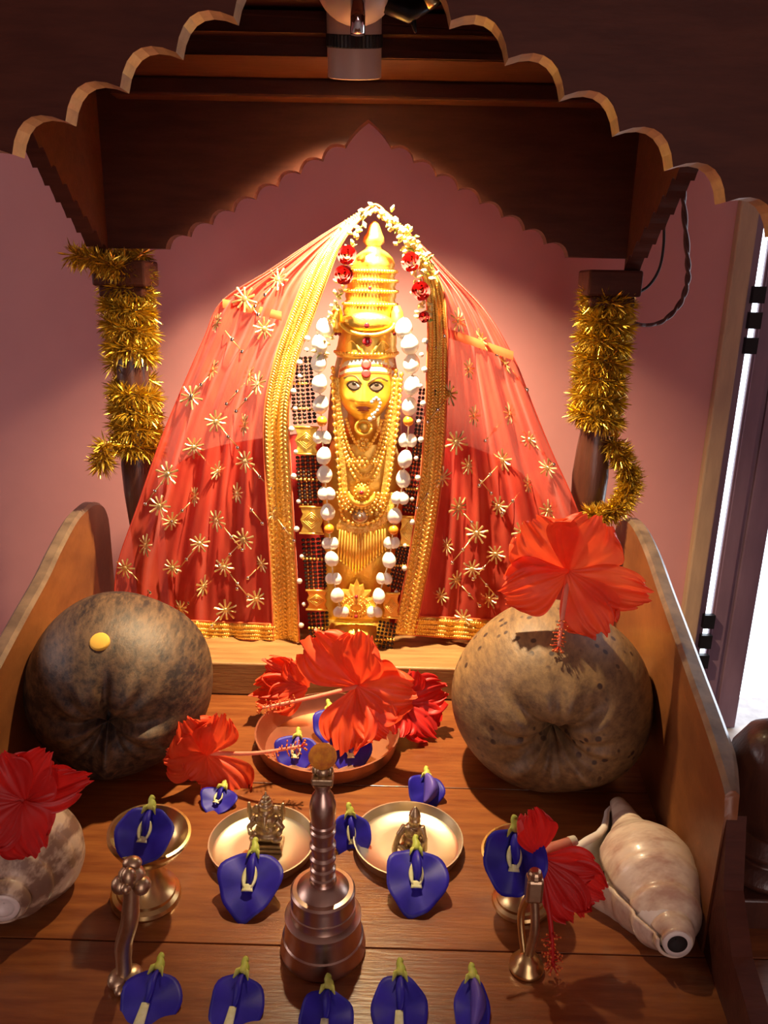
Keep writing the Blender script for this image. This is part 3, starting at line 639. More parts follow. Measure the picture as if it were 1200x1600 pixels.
# ------------------------------------------------------------------ black bead straps with gold plates
def strap(label, pts, wid, plates, bars, y0):
    p = spline([(q[0], q[1], q[2]) for q in pts], 200); ST = thing('bead_strap', label, 'necklace', P(pts[-1][0], pts[-1][1], y0), 'black bead straps')
    k = mpp((0, y0, .3)); beads, gold = [], []
    L = 0; rows_ = [p[0]]; last = p[0]
    for q in p:
        if (q - last).length >= 5.2: rows_.append(q); last = q
    for i, q in enumerate(rows_):
        t = (rows_[min(i + 1, len(rows_) - 1)] - rows_[max(i - 1, 0)]); t.z = 0; t.normalize(); nn = Vector((-t.y, t.x, 0)); wd = q.z
        if any(a - 3 < q.y < b + 3 for a, b in plates): continue
        for c in range(5):
            off = (c - 2) / 4 * wd * .86; v = q + nn * off
            beads.append(ball(P(v.x, v.y, y0), (wd * .098 * k, .0019, .0024), 6, 4))
        for c in range(4):
            off = (c - 1.5) / 4 * wd * .86; v = q + nn * off + t * 3; gold.append(ball(P(v.x, v.y, y0 - .0008), (.0006, .0006, .0014), 5, 3))
    tag(mo('black_beads', join(beads), 'black_bead', ST), kind='stuff'); tag(mo('gold_seed_beads', join(gold), 'gold_chain', ST), kind='stuff')
    for a, b in plates:
        q = min(p, key=lambda v: abs(v.y - (a + b) / 2)); wd = q.z * .5 * k; h = (b - a) * .5 * k; c = P(q.x, q.y, y0 - .002)
        o2 = [(-1, -1), (-.8, -.5), (-1, 0), (-.8, .5), (-1, 1), (1, 1), (.8, .5), (1, 0), (.8, -.5), (1, -1)]
        V = [c + Vector((x * wd, 0, z * h)) for x, z in o2] + [c + Vector((x * wd * .92, -.0028, z * h * .95)) for x, z in o2]; n = len(o2)
        pl = mo('gold_plate', (V, [tuple(range(n, 2 * n))] + [(i, (i + 1) % n, n + (i + 1) % n, n + i) for i in range(n)] + [tuple(range(n - 1, -1, -1))]), 'gold', ST, False)
        rim = [tube([c + Vector((s_ * wd * x, -.0032, s_ * h * z)) for x, z in ((-1, 0), (0, .8), (1, 0), (0, -.8), (-1, 0))], .0007, 5) for s_ in (.8, .58, .36)]
        mo('diamond_relief', join(rim + [tube([c + Vector((-wd * 1.08, -.002, s_ * h * 1.05)), c + Vector((wd * 1.08, -.002, s_ * h * 1.05))], .0016, 6) for s_ in (-1, 1)]), 'gold_chain', pl)
    for by in bars:
        q = min(p, key=lambda v: abs(v.y - by)); wd = q.z * .55 * k; c = P(q.x, q.y, y0 - .002)
        mo('gold_bar', join([ball(c + Vector((wd * (i - 3) / 3.2, 0, 0)), .0019, 6, 5) for i in range(7)]), 'gold_chain', ST)
strap('black bead strap with diamond-pattern gold plates left of the shell garland', [(470, 560, 34), (475, 640, 36), (479, 690, 36), (484, 770, 37), (489, 840, 36), (493, 900, 34), (496, 950, 33), (500, 1002, 30)], 36, [(668, 708), (792, 834), (920, 952)], [598, 640, 750, 874, 982], .982)
strap('narrow turned black bead strap with gold plates right of the shell garland', [(668, 610, 26), (660, 680, 26), (653, 730, 24), (643, 790, 24), (634, 845, 25), (624, 890, 24), (612, 940, 26), (604, 985, 28), (595, 1032, 30)], 24, [(806, 852), (925, 966)], [765, 884, 1000], .980)
# ------------------------------------------------------------------ veil
def curve_px(pts, n=121): return spline(pts, n)
def veil_panel(outer, inner, sgn, ph):
    O, I = curve_px(outer), curve_px(inner)
    def pxy(u, v):
        i = v * 120; a = min(119, int(i)); f = i - a; o = O[a].lerp(O[a + 1], f); q = I[a].lerp(I[a + 1], f); s = o.lerp(q, u)
        wv = min(1, v * 2.2)
        d = s.z + .024 * sin(pi * min(1, u * 1.0)) * wv * (1 - .5 * v) + wv * (.0055 * sin(2 * pi * (3.2 * u + .3 * v) + ph) + .0035 * sin(2 * pi * (7.3 * u - .6 * v) + ph * 2) + .0018 * sin(2 * pi * (13 * u + .9 * v)))
        return s.x, s.y, d
    return pxy, O, I
VE = thing('red_veil', 'sheer red veil with gold borders and star sequins draped over the idol', 'veil', P(560, 1004, 1.0))
lo_ = [(581, 320, 1.008), (500, 370, 1.012), (420, 423, 1.010), (347, 471, 1.005), (318, 530, 1.0), (283, 610, .995), (250, 690, .992), (215, 790, .988), (182, 890, .985), (178, 992, .985)]
li_ = [(574, 333, .985), (556, 350, .982), (532, 385, .978), (512, 435, .975), (488, 500, .975), (466, 560, .975), (452, 640, .976), (456, 760, .980), (464, 900, .988), (468, 1003, .995)]
ro_ = [(590, 320, 1.008), (645, 370, 1.010), (705, 430, 1.010), (760, 487, 1.008), (803, 560, 1.003), (832, 632, 1.0), (862, 705, .997), (898, 785, .990), (930, 880, .985), (945, 1015, .98)]
ri_ = [(597, 333, .985), (620, 352, .982), (645, 395, .978), (662, 440, .976), (668, 500, .976), (667, 570, .976), (663, 660, .978), (655, 760, .982), (637, 880, .986), (614, 990, .992)]
star_l = [(435, 437), (383, 467), (412, 513), (342, 505), (335, 578), (300, 620), (392, 587), (337, 658), (385, 663), (303, 698), (263, 740), (338, 735), (307, 775), (372, 770), (268, 814), (340, 812), (382, 842), (230, 852), (312, 848), (197, 887), (270, 886), (350, 885), (316, 915), (400, 935), (353, 952), (425, 800), (285, 950), (385, 720), (405, 600), (250, 790), (410, 880)]
star_r = [(714, 502), (755, 530), (730, 577), (792, 567), (705, 615), (738, 650), (794, 647), (828, 686), (712, 690), (730, 727), (787, 718), (857, 730), (822, 757), (715, 792), (780, 790), (855, 797), (745, 832), (700, 852), (775, 865), (738, 888), (690, 930), (712, 905), (725, 965), (765, 935), (690, 745), (860, 860), (815, 830)]
def star_mesh(R):
    g = [ball((0, 0, .001), (R * .22, R * .22, .0012), 8, 4)]
    for k in range(10):
        a = 2 * pi * k / 10; L = R * (1 if k % 2 == 0 else .85); c, s = cos(a), sin(a); w_ = R * .07
        p = [(R * .15 * c - w_ * s, R * .15 * s + w_ * c, .0006), (R * .15 * c + w_ * s, R * .15 * s - w_ * c, .0006), (L * c + w_ * 1.5 * s, L * s - w_ * 1.5 * c, .0008), (L * 1.05 * c, L * 1.05 * s, .0014), (L * c - w_ * 1.5 * s, L * s + w_ * 1.5 * c, .0008), (R * .6 * c, R * .6 * s, .0022)]
        g.append((p, [(0, 1, 5), (1, 2, 5), (2, 3, 5), (3, 4, 5), (4, 0, 5)]))
    return join(g)
star0 = None
for side, (oo, ii, stars, ph) in enumerate(((lo_, li_, star_l, 0.4), (ro_, ri_, star_r, 2.1))):
    pxy, O, I = veil_panel(oo, ii, 1, ph)
    S = lambda u, v: P(*pxy(u, v))
    pan = mo('veil_panel', grid(S, 90, 110), 'veil_red', VE)
    # inner border: gold strip along the front edge
    def bord(u, v, wpx=41 if side == 0 else 34):
        a = min(119, int(v * 120)); f = v * 120 - a; o = O[a].lerp(O[a + 1], f); q = I[a].lerp(I[a + 1], f)
        d = Vector((o.x - q.x, o.y - q.y)); L = d.length; ww = wpx * (.62 + .38 * min(1, v * 3)); fr_ = min(.9, ww / max(L, 1)); uu = 1 - fr_ * u
        x, y, z = pxy(uu, v); return P(x, y, z - .0030 - .0010 * sin(pi * u))
    mo('gold_border', grid(bord, 8, 160), 'gold_trim', VE, solid=.0012)
    br = []
    for i in range(150):
        for cc in range(5):
            c_ = bord(.14 + .18 * cc, .03 + .965 * (i + (.5 if cc % 2 else 0)) / 151) + Vector((0, -.0014, 0))
            br.append(xf(ball((0, 0, 0), (.0018, .0014, .0031), 5, 4), Matrix.Translation(c_) @ Matrix.Rotation((.75 if cc % 2 else -.75), 4, 'Y')))
    tag(mo('gold_braid', join(br), 'gold_chain', VE), kind='stuff')
    ed = lambda u0: tube([bord(u0, i / 90) + Vector((0, -.001, 0)) for i in range(91)], .0011, 6)
    mo('border_piping', join([ed(0), ed(1)]), 'veil_fold', VE)
    def hem(u, v):
        vv = .962 + .038 * v; x, y, z = pxy(u * .985, vv); return P(x, y, z - .0022)
    mo('gold_hem', grid(hem, 90, 5), 'gold_trim', VE, solid=.0012)
    tag(mo('hem_braid', join([xf(ball((0, 0, 0), (.0031, .0014, .0018), 5, 4), Matrix.Translation(hem((i + .5 * (cc % 2)) / 91, .15 + .23 * cc) + Vector((0, -.0014, 0))) @ Matrix.Rotation((.6 if cc % 2 else -.6), 4, 'Y')) for i in range(90) for cc in range(4)]), 'gold_chain', VE), kind='stuff')
    mo('hem_piping', join([tube([hem(i / 60, e) for i in range(61)], .0011, 6) for e in (0, 1)]), 'veil_fold', VE)
    mo('outer_piping', tube([S(.002, .06 + .94 * i / 80) for i in range(81)], .0010, 5), 'veil_red', VE)
    # beads along the inner edge
    for i in range(15):
        vv = .50 + i * .033; q = pxy(1, vv); c = P(q[0] + (9 if side == 0 else -9) * (1 if i % 2 else .4), q[1], q[2] - .004)
        mo('pearl_bead', ball(c, .0040 if i % 2 == 0 else .0030, 10, 7), 'pearl', VE)
    # crosswise fold of the cloth at the shoulder
    fold = ([(348, 474), (390, 482), (440, 494)] if side == 0 else [(688, 517), (740, 534), (802, 556)])
    cand = [(u / 60, v / 90) for u in range(61) for v in range(91)]; pix = [(pxy(u, v), u, v) for u, v in cand]
    def near(px, py): return min(pix, key=lambda t: (t[0][0] - px) ** 2 + (t[0][1] - py) ** 2)
    fpnt = [P(q[0], q[1], near(*q)[0][2] - .004) for q in fold]; fs = spline(fpnt, 14)
    mo('veil_fold', grid(lambda u, v: fs[int(u * 13 + .5)] + Vector((0, -.001 * sin(pi * v), (v - .5) * -.011)), 13, 3), 'veil_fold', VE)
    lines, mir = [], []
    for si, (sx, sy) in enumerate(stars):
        (px, py, dd), u, v = near(sx, sy); u = min(.97, max(.02, u)); v = min(.97, v)
        c = P(sx, sy, dd) if abs(px - sx) + abs(py - sy) < 14 else P(px, py, dd)
        e = .01; nrm = (S(u + e, v) - S(u - e, v)).cross(S(u, v + e) - S(u, v - e)).normalized()
        if nrm.y > 0: nrm = -nrm
        c = c + nrm * .0022; rot = frame(nrm, (0, 0, 1)).to_euler(); rot.rotate_axis('Z', rnd.uniform(-.4, .4)); sc = rnd.uniform(.88, 1.12)
        if star0 is None:
            star0 = mo('star_sequin', star_mesh(.0150), 'gold_star', VE, False, world=False); star0.location = c - absloc(VE); star0.rotation_euler = rot
        else: instance(star0, 'star_sequin', VE, c, rot, sc)
        if si % 3 != 2:
            dx, dy = (38 if si % 2 else -38), 44
            (qx, qy, qd), _, _ = near(sx + dx, sy + dy)
            if abs(qx - sx - dx) + abs(qy - sy - dy) < 12:
                a, b = P(sx, sy, dd - .003), P(qx, qy, qd - .003)
                mo('thread_line', tube([a.lerp(b, .25), a.lerp(b, .6) + Vector((0, -.002, 0)), a.lerp(b, .95)], .0008, 5), 'gold_star', VE)
                for f in (.55, .97): mo('mirror_dot', ball(a.lerp(b, f) + Vector((0, -.002, 0)), (.0028, .0010, .0028), 8, 4), 'mirror_sequin', VE)
# crown piece where the two halves meet
top = spline([P(566, 342, .985), P(574, 328, .988), P(585, 320, .992), P(597, 326, .988), P(606, 338, .985)], 16)
mo('gold_border', grid(lambda u, v: top[int(u * 15 + .5)] + Vector((0, -.002 + .022 * v, .002 * sin(pi * v))), 15, 4), 'gold_trim', VE, solid=.0012)
# red velvet back rest behind the veil
bk = spline([P(228, 900, 1.045), P(250, 770, 1.045), (P(300, 712, 1.045)), P(430, 684, 1.045), P(570, 676, 1.045), P(700, 690, 1.045), P(800, 730, 1.045), P(850, 790, 1.045), P(870, 905, 1.045)], 60)
V, Fc = [], []
for p in bk:
    x = max(-.283, min(.283, p.x)); V += [(x, 1.036, .047), (x, 1.036, p.z - .006), (x, 1.042, p.z), (x, 1.056, p.z), (x, 1.062, p.z - .006), (x, 1.062, .047)]
for i in range(59):
    for kk in range(6): a, b = 6 * i + kk, 6 * i + (kk + 1) % 6; Fc.append((a, b, b + 6, a + 6))
Fc += [tuple(range(5, -1, -1)), tuple(6 * 59 + kk for kk in range(6))]
tag(mo('velvet_backrest', (V, Fc), 'velvet', None, True, autos=50), 'round-topped dark red cloth backrest behind the veil', 'backrest')

# ------------------------------------------------------------------ jasmine and rose garland on the crown
FG = thing('flower_garland', 'garland of cream buds and small red roses over the crown', 'garland', P(600, 345, .972))
buds, leaves = [], []
def budline(pts, n, spread, y):
    p = spline([(*q, 0) for q in pts], n)
    for q in p:
        for _ in range(3):
            c = P(q.x + rnd.uniform(-spread, spread), q.y + rnd.uniform(-7, 7), y + rnd.uniform(-.010, .006)); d = Vector((rnd.uniform(-1, 1), rnd.uniform(-1, .2), rnd.uniform(-.8, 1))).normalized(); L = rnd.uniform(.006, .010)
            buds.append(tube([c, c + d * L * .5, c + d * L], [.0010, .0028, .0008], 6)); 
        if rnd.random() < .5:
            c = P(q.x, q.y, y); d = Vector((rnd.uniform(-1, 1), -.6, rnd.uniform(-1, 1))).normalized(); leaves.append(tube([c, c + d * .006, c + d * .012], [.0008, .003, .0004], 5, .3))
budline([(592, 330), (612, 345), (628, 370), (640, 395), (650, 430), (658, 470), (664, 500)], 26, 14, .968)
budline([(628, 352), (648, 375), (664, 400), (672, 430)], 9, 10, .972)
budline([(572, 336), (556, 365), (545, 400), (533, 440), (522, 480), (510, 530), (498, 560)], 16, 6, .972)
mo('cream_buds', join(buds), 'petal_cream', FG); mo('green_leaves', join(leaves), 'leaf', FG)
def rose(R):
    g = []
    for ring, (n, r, h) in enumerate(((3, .30, .9), (4, .58, .75), (5, .9, .5))):
        for k in range(n):
            a0 = 2 * pi * k / n + ring * .6; sp = 2 * pi / n * .75
            g.append(grid(lambda u, v: (R * (r * (.55 + .45 * v) + .10 * v * v) * cos(a0 + (u - .5) * sp * 2), R * (r * (.55 + .45 * v) + .10 * v * v) * sin(a0 + (u - .5) * sp * 2), R * h * v * (1 - .25 * (2 * u - 1) ** 2)), 6, 4))
    return join(g)
r0 = None
for px, py in ((643, 411), (656, 456), (543, 400), (536, 431), (663, 496)):
    c = P(px, py, .955); e = frame((rnd.uniform(-.3, .3), -1, .2), (0, 0, 1)).to_euler(); sc = 1 if py < 490 else .6
    if r0 is None: r0 = mo('red_rose', rose(.0115), 'rose_red', FG, world=False); r0.location = c - absloc(FG); r0.rotation_euler = e
    else: instance(r0, 'red_rose', FG, c, e, sc)

# ------------------------------------------------------------------ tinsel on the posts
def tinsel(name, label, path, rin, rout, n, group):
    V, Fc = [], []; m = len(path)
    for _ in range(n):
        t = rnd.random() * (m - 1); i = int(t); a, b = path[i], path[i + 1]; c = a.lerp(b, t - i); ax_ = (b - a).normalized()
        th = rnd.uniform(0, 2 * pi); u = ax_.orthogonal().normalized(); v = ax_.cross(u); rd = (u * cos(th) + v * sin(th)); d = (rd + ax_ * rnd.uniform(-.9, .9) + Vector((rnd.uniform(-.3, .3), rnd.uniform(-.3, .3), rnd.uniform(-.5, .3)))).normalized()
        L = rnd.uniform(.55, 1.05) * rout; wv = d.cross(Vector((rnd.uniform(-1, 1), rnd.uniform(-1, 1), rnd.uniform(-1, 1)))).normalized() * .0007
        s = c + rd * rin * .3; e = s + d * L + Vector((0, 0, -.002)); k = len(V); V += [s - wv, s + wv, s.lerp(e, .6) + wv * 1.3, s.lerp(e, .6) - wv * 1.3, e]; Fc += [(k, k + 1, k + 2, k + 3), (k + 3, k + 2, k + 4)]
    core = tube(path, .0012, 5)
    return tag(mo(name, join([(V, Fc), core]), 'tinsel', None, False), label, 'tinsel', group)
def coil(cx, cy, z0, z1, turns, r, tail=None, head=None):
    n = int(turns * 20); p = [Vector((cx + r * cos(2 * pi * i / 20 + .5), cy + r * sin(2 * pi * i / 20 + .5), z0 + (z1 - z0) * i / n)) for i in range(n + 1)]
    return (head or []) + p + (tail or [])
zl0, zl1, zl2, zl3 = P(190, 395, 1.0).z, P(190, 572, 1.0).z, P(190, 600, 1.0).z, P(190, 715, 1.0).z
tinsel('tinsel_garland', 'gold tinsel wound round the left back post in two bunches', coil(-.312, 1.035, zl0, zl1, 5.5, .022, head=spline([P(112, 398, 1.01), P(150, 405, 1.0), P(185, 420, 1.0)], 8)) + coil(-.312, 1.035, zl2, zl3, 4.2, .022, tail=spline([P(165, 690, 1.0), P(160, 715, 1.0), P(160, 725, 1.01)], 6)), .01, .022, 15000, 'gold tinsel on the posts')
zr0, zr1 = P(945, 452, 1.0).z, P(930, 672, 1.0).z
tinsel('tinsel_garland', 'gold tinsel wound round the right back post with a loose hanging tail', coil(.312, 1.035, zr0, zr1, 7.2, .022, tail=spline([P(955, 690, 1.02), P(972, 715, 1.02), P(985, 745, 1.02), P(978, 775, 1.01), P(955, 800, 1.0), P(920, 806, .995)], 26)), .01, .022, 16000, 'gold tinsel on the posts')

# ------------------------------------------------------------------ coconuts
def coconut(label, pxc, zc, R, sq, pole, m, seed, pit):
    c = F(*pxc, zc); rr = random.Random(seed); n = Vector(pole).normalized(); M = frame(n, (0, 0, 1))
    ph = [rr.uniform(0, 6.28) for _ in range(8)]
    T = thing('coconut', label, 'coconut', c, 'whole coconuts', M.to_euler())
    V, Fc = [], []; nu, nv = 96, 64
    for i in range(nv + 1):
        t = pi * i / nv
        for k in range(nu):
            a = 2 * pi * k / nu
            r = 1 - .085 * sin(t) ** 2 * 0 + .018 * sin(3 * a + ph[0]) * sin(t) + .010 * sin(5 * a + ph[1] + t)
            wr = exp(-((t - .42) / .26) ** 2)
            r += wr * (.042 * sin(5 * a + ph[2] + 1.5 * t) + .028 * sin(9 * a + ph[3]) + .014 * sin(17 * a + ph[4])) * min(1, t / .2)
            r -= pit * exp(-(t / .23) ** 2) * (1 + .25 * sin(5 * a + ph[5])) + .07 * exp(-(t / .5) ** 2)
            x, y, z = r * sin(t) * cos(a), r * sin(t) * sin(a), r * cos(t) * 1.04
            V.append((x * R * sq[0], y * R * sq[1], z * R * sq[2]))
    for i in range(nv):
        for k in range(nu): a, b = i * nu + k, i * nu + (k + 1) % nu; Fc.append((a, a + nu, b + nu, b))
    mo('husk', (V, Fc), m, T, world=False)
    mo('stem_pit', [(v) for v in lathe([(.001, .0), (.012, .003), (.018, .004), (.020, -.02)], 14, 0, 0, R * sq[2] * (1.02 - pit - .05))], 'hole_dark', T, world=False)
    return T, c, M
CL, cl, ML = coconut('dark brown whole coconut with yellow paste dot beside the left rail', (189, 1066), .093, .1035, (.99, .99, 1.0), (.16, -1, -.05), 'coconut_dark', 3, .30)
CRt, cr2, MR2 = coconut('tan speckled whole coconut with puckered end beside the right rail', (860, 1085), .093, .1075, (1.04, .97, 1.0), (-.14, -1, -.05), 'coconut_tan', 11, .52)
d = (MR2.transposed()); 
dot_dir = (P(149, 990, cl.y - .075) - cl); dn = dot_dir.normalized(); dm = frame(dn, (0, 0, 1))
dots = mo('paste_dot', xf(lathe([(.0105, -.004), (.0100, .0015), (.0085, .0025), (.001, .0028)], 18), Matrix.Translation(ML.transposed() @ (dn * .1040)) @ (ML.transposed() @ dm).to_4x4()), 'turmeric', CL, world=False); dots['label'] = 'yellow turmeric paste dot'

# ------------------------------------------------------------------ metal ware
def ware(name, label, cat, loc, parts, group=None, rot=None):
    T = thing(name, label, cat, loc, group, rot)
    for nm, prof, m in parts: mo(nm, lathe(prof, 48), m, T, world=False, autos=32)
    return T
def plate(name, label, px, py, rpx, h, m, group=None, flare=.06):
    c = F(px, py); r = rpx * mpp(c + Vector((0, 0, h)))
    return ware(name, label, 'plate', c, [('dish', [(.001, .0002), (r * .88, .0002), (r * .95, h * .25), (r * .985, h * .9), (r, h), (r * .975, h), (r * .955, h * .8), (r * .92, h * .32), (r * .86, .0022), (r * .5, .0018), (.001, .0018)], m)], group), c, r
plL, cpL, rpL = plate('metal_plate', 'small round steel plate holding the seated deity figurine left of the bell', 410, 1328, 83, .013, 'steel_plate', 'small steel plates')
plR, cpR, rpR = plate('metal_plate', 'small round steel plate holding the crouching figurine right of the bell', 637, 1324, 86, .013, 'steel_plate', 'small steel plates')
tr, cT, rT = plate('copper_tray', 'round copper tray with flowers in front of the idol', 512, 1166, 113, .024, 'copper')

def cup(label, px, py, tilt):
    c = F(px, py)
    return ware('stemmed_cup', label, 'cup', c, [
        ('foot', [(.028, 0), (.0305, .001), (.031, .005), (.0295, .008), (.026, .010), (.0255, .013), (.022, .015), (.015, .022), (.0105, .034), (.0095, .044)], 'brass'),
        ('bowl', [(.0095, .044), (.012, .047), (.020, .051), (.028, .058), (.033, .066), (.0355, .071), (.0355, .074), (.033, .0745), (.031, .071), (.026, .063), (.018, .057), (.001, .055)], 'brass')], 'stemmed brass cups', tilt), c
cupL, ccL = cup('stemmed brass cup holding a blue flower on the left', 228, 1402, (radians(2), radians(7), 0))
cupR, ccR = cup('stemmed brass cup under the drooping hibiscus on the right', 816, 1410, (radians(2), radians(-9), 0)); cupR.scale = (.88, .88, .84)

# hand bell
cb = F(505, 1480)
BL = ware('hand_bell', 'tall bronze hand bell with ringed handle standing at front centre', 'bell', cb, [
    ('bell_body', [(.030, .001), (.0345, 0), (.0358, .002), (.0358, .005), (.0350, .007), (.0345, .012), (.0338, .0155), (.0325, .0165), (.0320, .019), (.0316, .026), (.0312, .032), (.0318, .0325), (.0318, .0355), (.0300, .0365), (.0270, .0375), (.0266, .039), (.0266, .043), (.0274, .0435), (.0274, .0455), (.0264, .046), (.0258, .056), (.0266, .0565), (.0266, .0600), (.0250, .0615), (.0215, .0620), (.0205, .0630), (.0150, .0675), (.0112, .0690), (.0105, .071)], 'bronze'),
    ('handle', [(.0098, .070), (.0106, .0715), (.0106, .0745), (.0092, .0755), (.0092, .0790), (.0104, .0800), (.0104, .0825), (.0088, .0840), (.0092, .0880), (.0106, .0910), (.0106, .0930), (.0088, .0950), (.0092, .0990), (.0106, .1030), (.0106, .1050), (.0088, .1070), (.0094, .1120), (.0104, .1165), (.0104, .1180), (.0090, .1195), (.0090, .1215), (.0104, .1225), (.0104, .1240), (.0094, .1255), (.0106, .134), (.0106, .142), (.0086, .150), (.0060, .154), (.0058, .158), (.0082, .160), (.0082, .163)], 'bronze')])
def local_box(a, b, c, m, name, T): return mo(name, box(-a, a, -b, b, c[0], c[1]), m, T, False, world=False, bevel=.0012)
local_box(.0085, .007, (.163, .169), 'pewter', 'finial_base', BL)
mo('finial_figure', join([ball((0, 0, .172), (.006, .005, .005), 10, 8), ball((-.006, 0, .173), (.0025, .003, .0045), 8, 6), ball((.006, 0, .173), (.0025, .003, .0045), 8, 6), ball((0, -.002, .178), (.004, .004, .004), 8, 6)]), 'pewter', BL, world=False)
mg = cb + Vector((0, 0, .1855))
tag(mo('marigold_bud', ball(mg, (.0112, .0112, .0098), 20, 14), 'marigold'), 'round orange marigold bud resting on top of the hand bell', 'flower bud')

# small brass spoon stand on the left, small arched stand on the right
a0 = F(194, 1538); tp = P(206, 1368, a0.y + .004)
LS = thing('ritual_spoon', 'upright brass ritual spoon with knobbed top at the lower left', 'spoon', a0)
mo('heart_bowl', join([ball(a0 + Vector((-.004, 0, .006)), (.0085, .010, .006), 14, 9), ball(a0 + Vector((.005, .004, .006)), (.0085, .009, .006), 14, 9), ball(a0 + Vector((0, -.007, .004)), (.005, .007, .004), 12, 8)]), 'brass_old', LS)
mo('shaft', tube(spline([a0 + Vector((0, .002, .006)), a0 + Vector((.001, .004, .035)), a0.lerp(tp, .62) + Vector((.001, .0, 0)), tp], 16), [.0062] * 4 + [.0068] * 8 + [.006] * 4, 12), 'brass_old', LS)
mo('knob_top', join([ball(tp, (.0105, .009, .009), 14, 10), ball(tp + Vector((-.008, -.003, -.006)), .0072, 12, 8), ball(tp + Vector((.008, -.003, -.006)), .0072, 12, 8), ball(tp + Vector((0, -.006, .004)), (.006, .006, .008), 12, 8), ball(tp + Vector((-.001, -.011, -.002)), .0042, 10, 7), ball(tp + Vector((0, .003, .009)), (.0075, .006, .005), 12, 8)]), 'brass_old', LS)
b0 = F(822, 1513)
RS = thing('brass_stand', 'small brass stand with two rods and round foot at the lower right', 'stand', b0)
mo('foot', shift(lathe([(.0135, 0), (.0145, .002), (.0138, .005), (.0105, .007), (.0098, .011), (.006, .013), (.004, .016)], 28), b0), 'brass', RS)
th = P(834, 1392, b0.y)
mo('rod', tube(spline([b0 + Vector((.001, 0, .012)), b0.lerp(th, .5) + Vector((.003, -.004, .006)), th], 12), .0038, 10), 'brass_old', RS)
mo('rod', tube(spline([b0 + Vector((-.002, .002, .012)), b0.lerp(th, .5) + Vector((-.006, .010, .006)), th + Vector((0, .005, -.004))], 12), .0030, 10), 'brass', RS)
mo('head', join([xf(box(-.0068, .0068, -.006, .006, -.012, .010), Matrix.Translation(th + Vector((0, 0, .004)))), tube([th + Vector((0, 0, .012)), th + Vector((0, 0, .020))], [.0065, .005], 12)]), 'brass_old', RS, False, bevel=.0025)

# figurines, each cast in one piece
def cast(name, gs, m, T, vox=.0008):
    o = mo(name, join(gs), m, T, world=False); r = o.modifiers.new('remesh', 'REMESH'); r.mode = 'VOXEL'; r.voxel_size = vox; r.use_smooth_shade = True
    s = o.modifiers.new('smooth', 'SMOOTH'); s.factor = .5; s.iterations = 2; return o
gp = F(417, 1322, .002)
GN = thing('seated_figurine', 'small seated elephant-headed brass figurine with pointed crown on the left plate', 'figurine', gp)
local_box(.0165, .011, (0, .004), 'pewter', 'plinth', GN); local_box(.0150, .0095, (.004, .008), 'pewter', 'plinth_step', GN)
B = ball; f = [B((0, .002, .017), (.012, .009, .011), 14, 10), B((0, 0, .014), (.0155, .0095, .0055), 14, 8), B((-.010, -.004, .0125), (.007, .006, .004)), B((.010, -.004, .0125), (.007, .006, .004)), B((0, .002, .029), (.0105, .0075, .009), 14, 10),
     B((0, 0, .041), (.0075, .007, .0075), 14, 10), B((-.0095, .002, .041), (.0042, .002, .0058)), B((.0095, .002, .041), (.0042, .002, .0058)),
     tube(spline([(0, -.006, .040), (0, -.009, .034), (.001, -.0095, .028), (.004, -.009, .025)], 10), [.003, .0028, .0026, .0025, .0024, .0022, .002, .002, .0018, .0018], 8),
     lathe([(.0075, .046), (.0072, .049), (.0055, .050), (.0058, .053), (.0036, .054), (.0038, .057), (.0018, .058), (.0006, .063)], 14, 0, .001, 0)]
for s in (-1, 1):
    f += [tube([(s * .010, .002, .033), (s * .0155, .003, .030), (s * .0165, .002, .040), (s * .0165, .001, .050)], [.0034, .003, .0026, .0016], 8), tube([(s * .010, -.001, .031), (s * .0165, -.003, .024), (s * .014, -.008, .022)], [.0034, .003, .0026], 8), B((s * .0142, -.008, .022), .003)]
cast('figure', f, 'pewter', GN)
ap = F(643, 1325, .002)
AN = thing('crouching_figurine', 'small crouching brass figurine with raised knee on the right plate', 'figurine', ap)
f = [B((0, .002, .010), (.011, .010, .009), 14, 10), B((.001, 0, .021), (.009, .0075, .010), 14, 10), B((.002, -.002, .034), (.0062, .006, .0068), 14, 10), lathe([(.0062, .037), (.0058, .041), (.004, .044), (.0012, .049)], 12, .002, -.001, 0),
     tube([(-.007, 0, .026), (-.013, -.003, .018), (-.0165, -.006, .007), (-.017, -.007, .001)], [.0036, .0032, .003, .003], 8), tube([(.009, 0, .026), (.0125, -.004, .015), (.0125, -.007, .003)], [.0036, .003, .0028], 8),
     tube([(-.004, 0, .007), (-.010, -.008, .007), (-.004, -.012, .003)], [.0048, .004, .003], 8), tube([(.004, 0, .007), (.009, -.008, .011), (.006, -.012, .002)], [.0048, .004, .003], 8), B((0, .002, .002), (.012, .011, .0025)), tube([(.002, -.006, .026), (0, -.009, .020)], [.0035, .002], 8)]
cast('figure', f, 'pewter', AN, .0007)

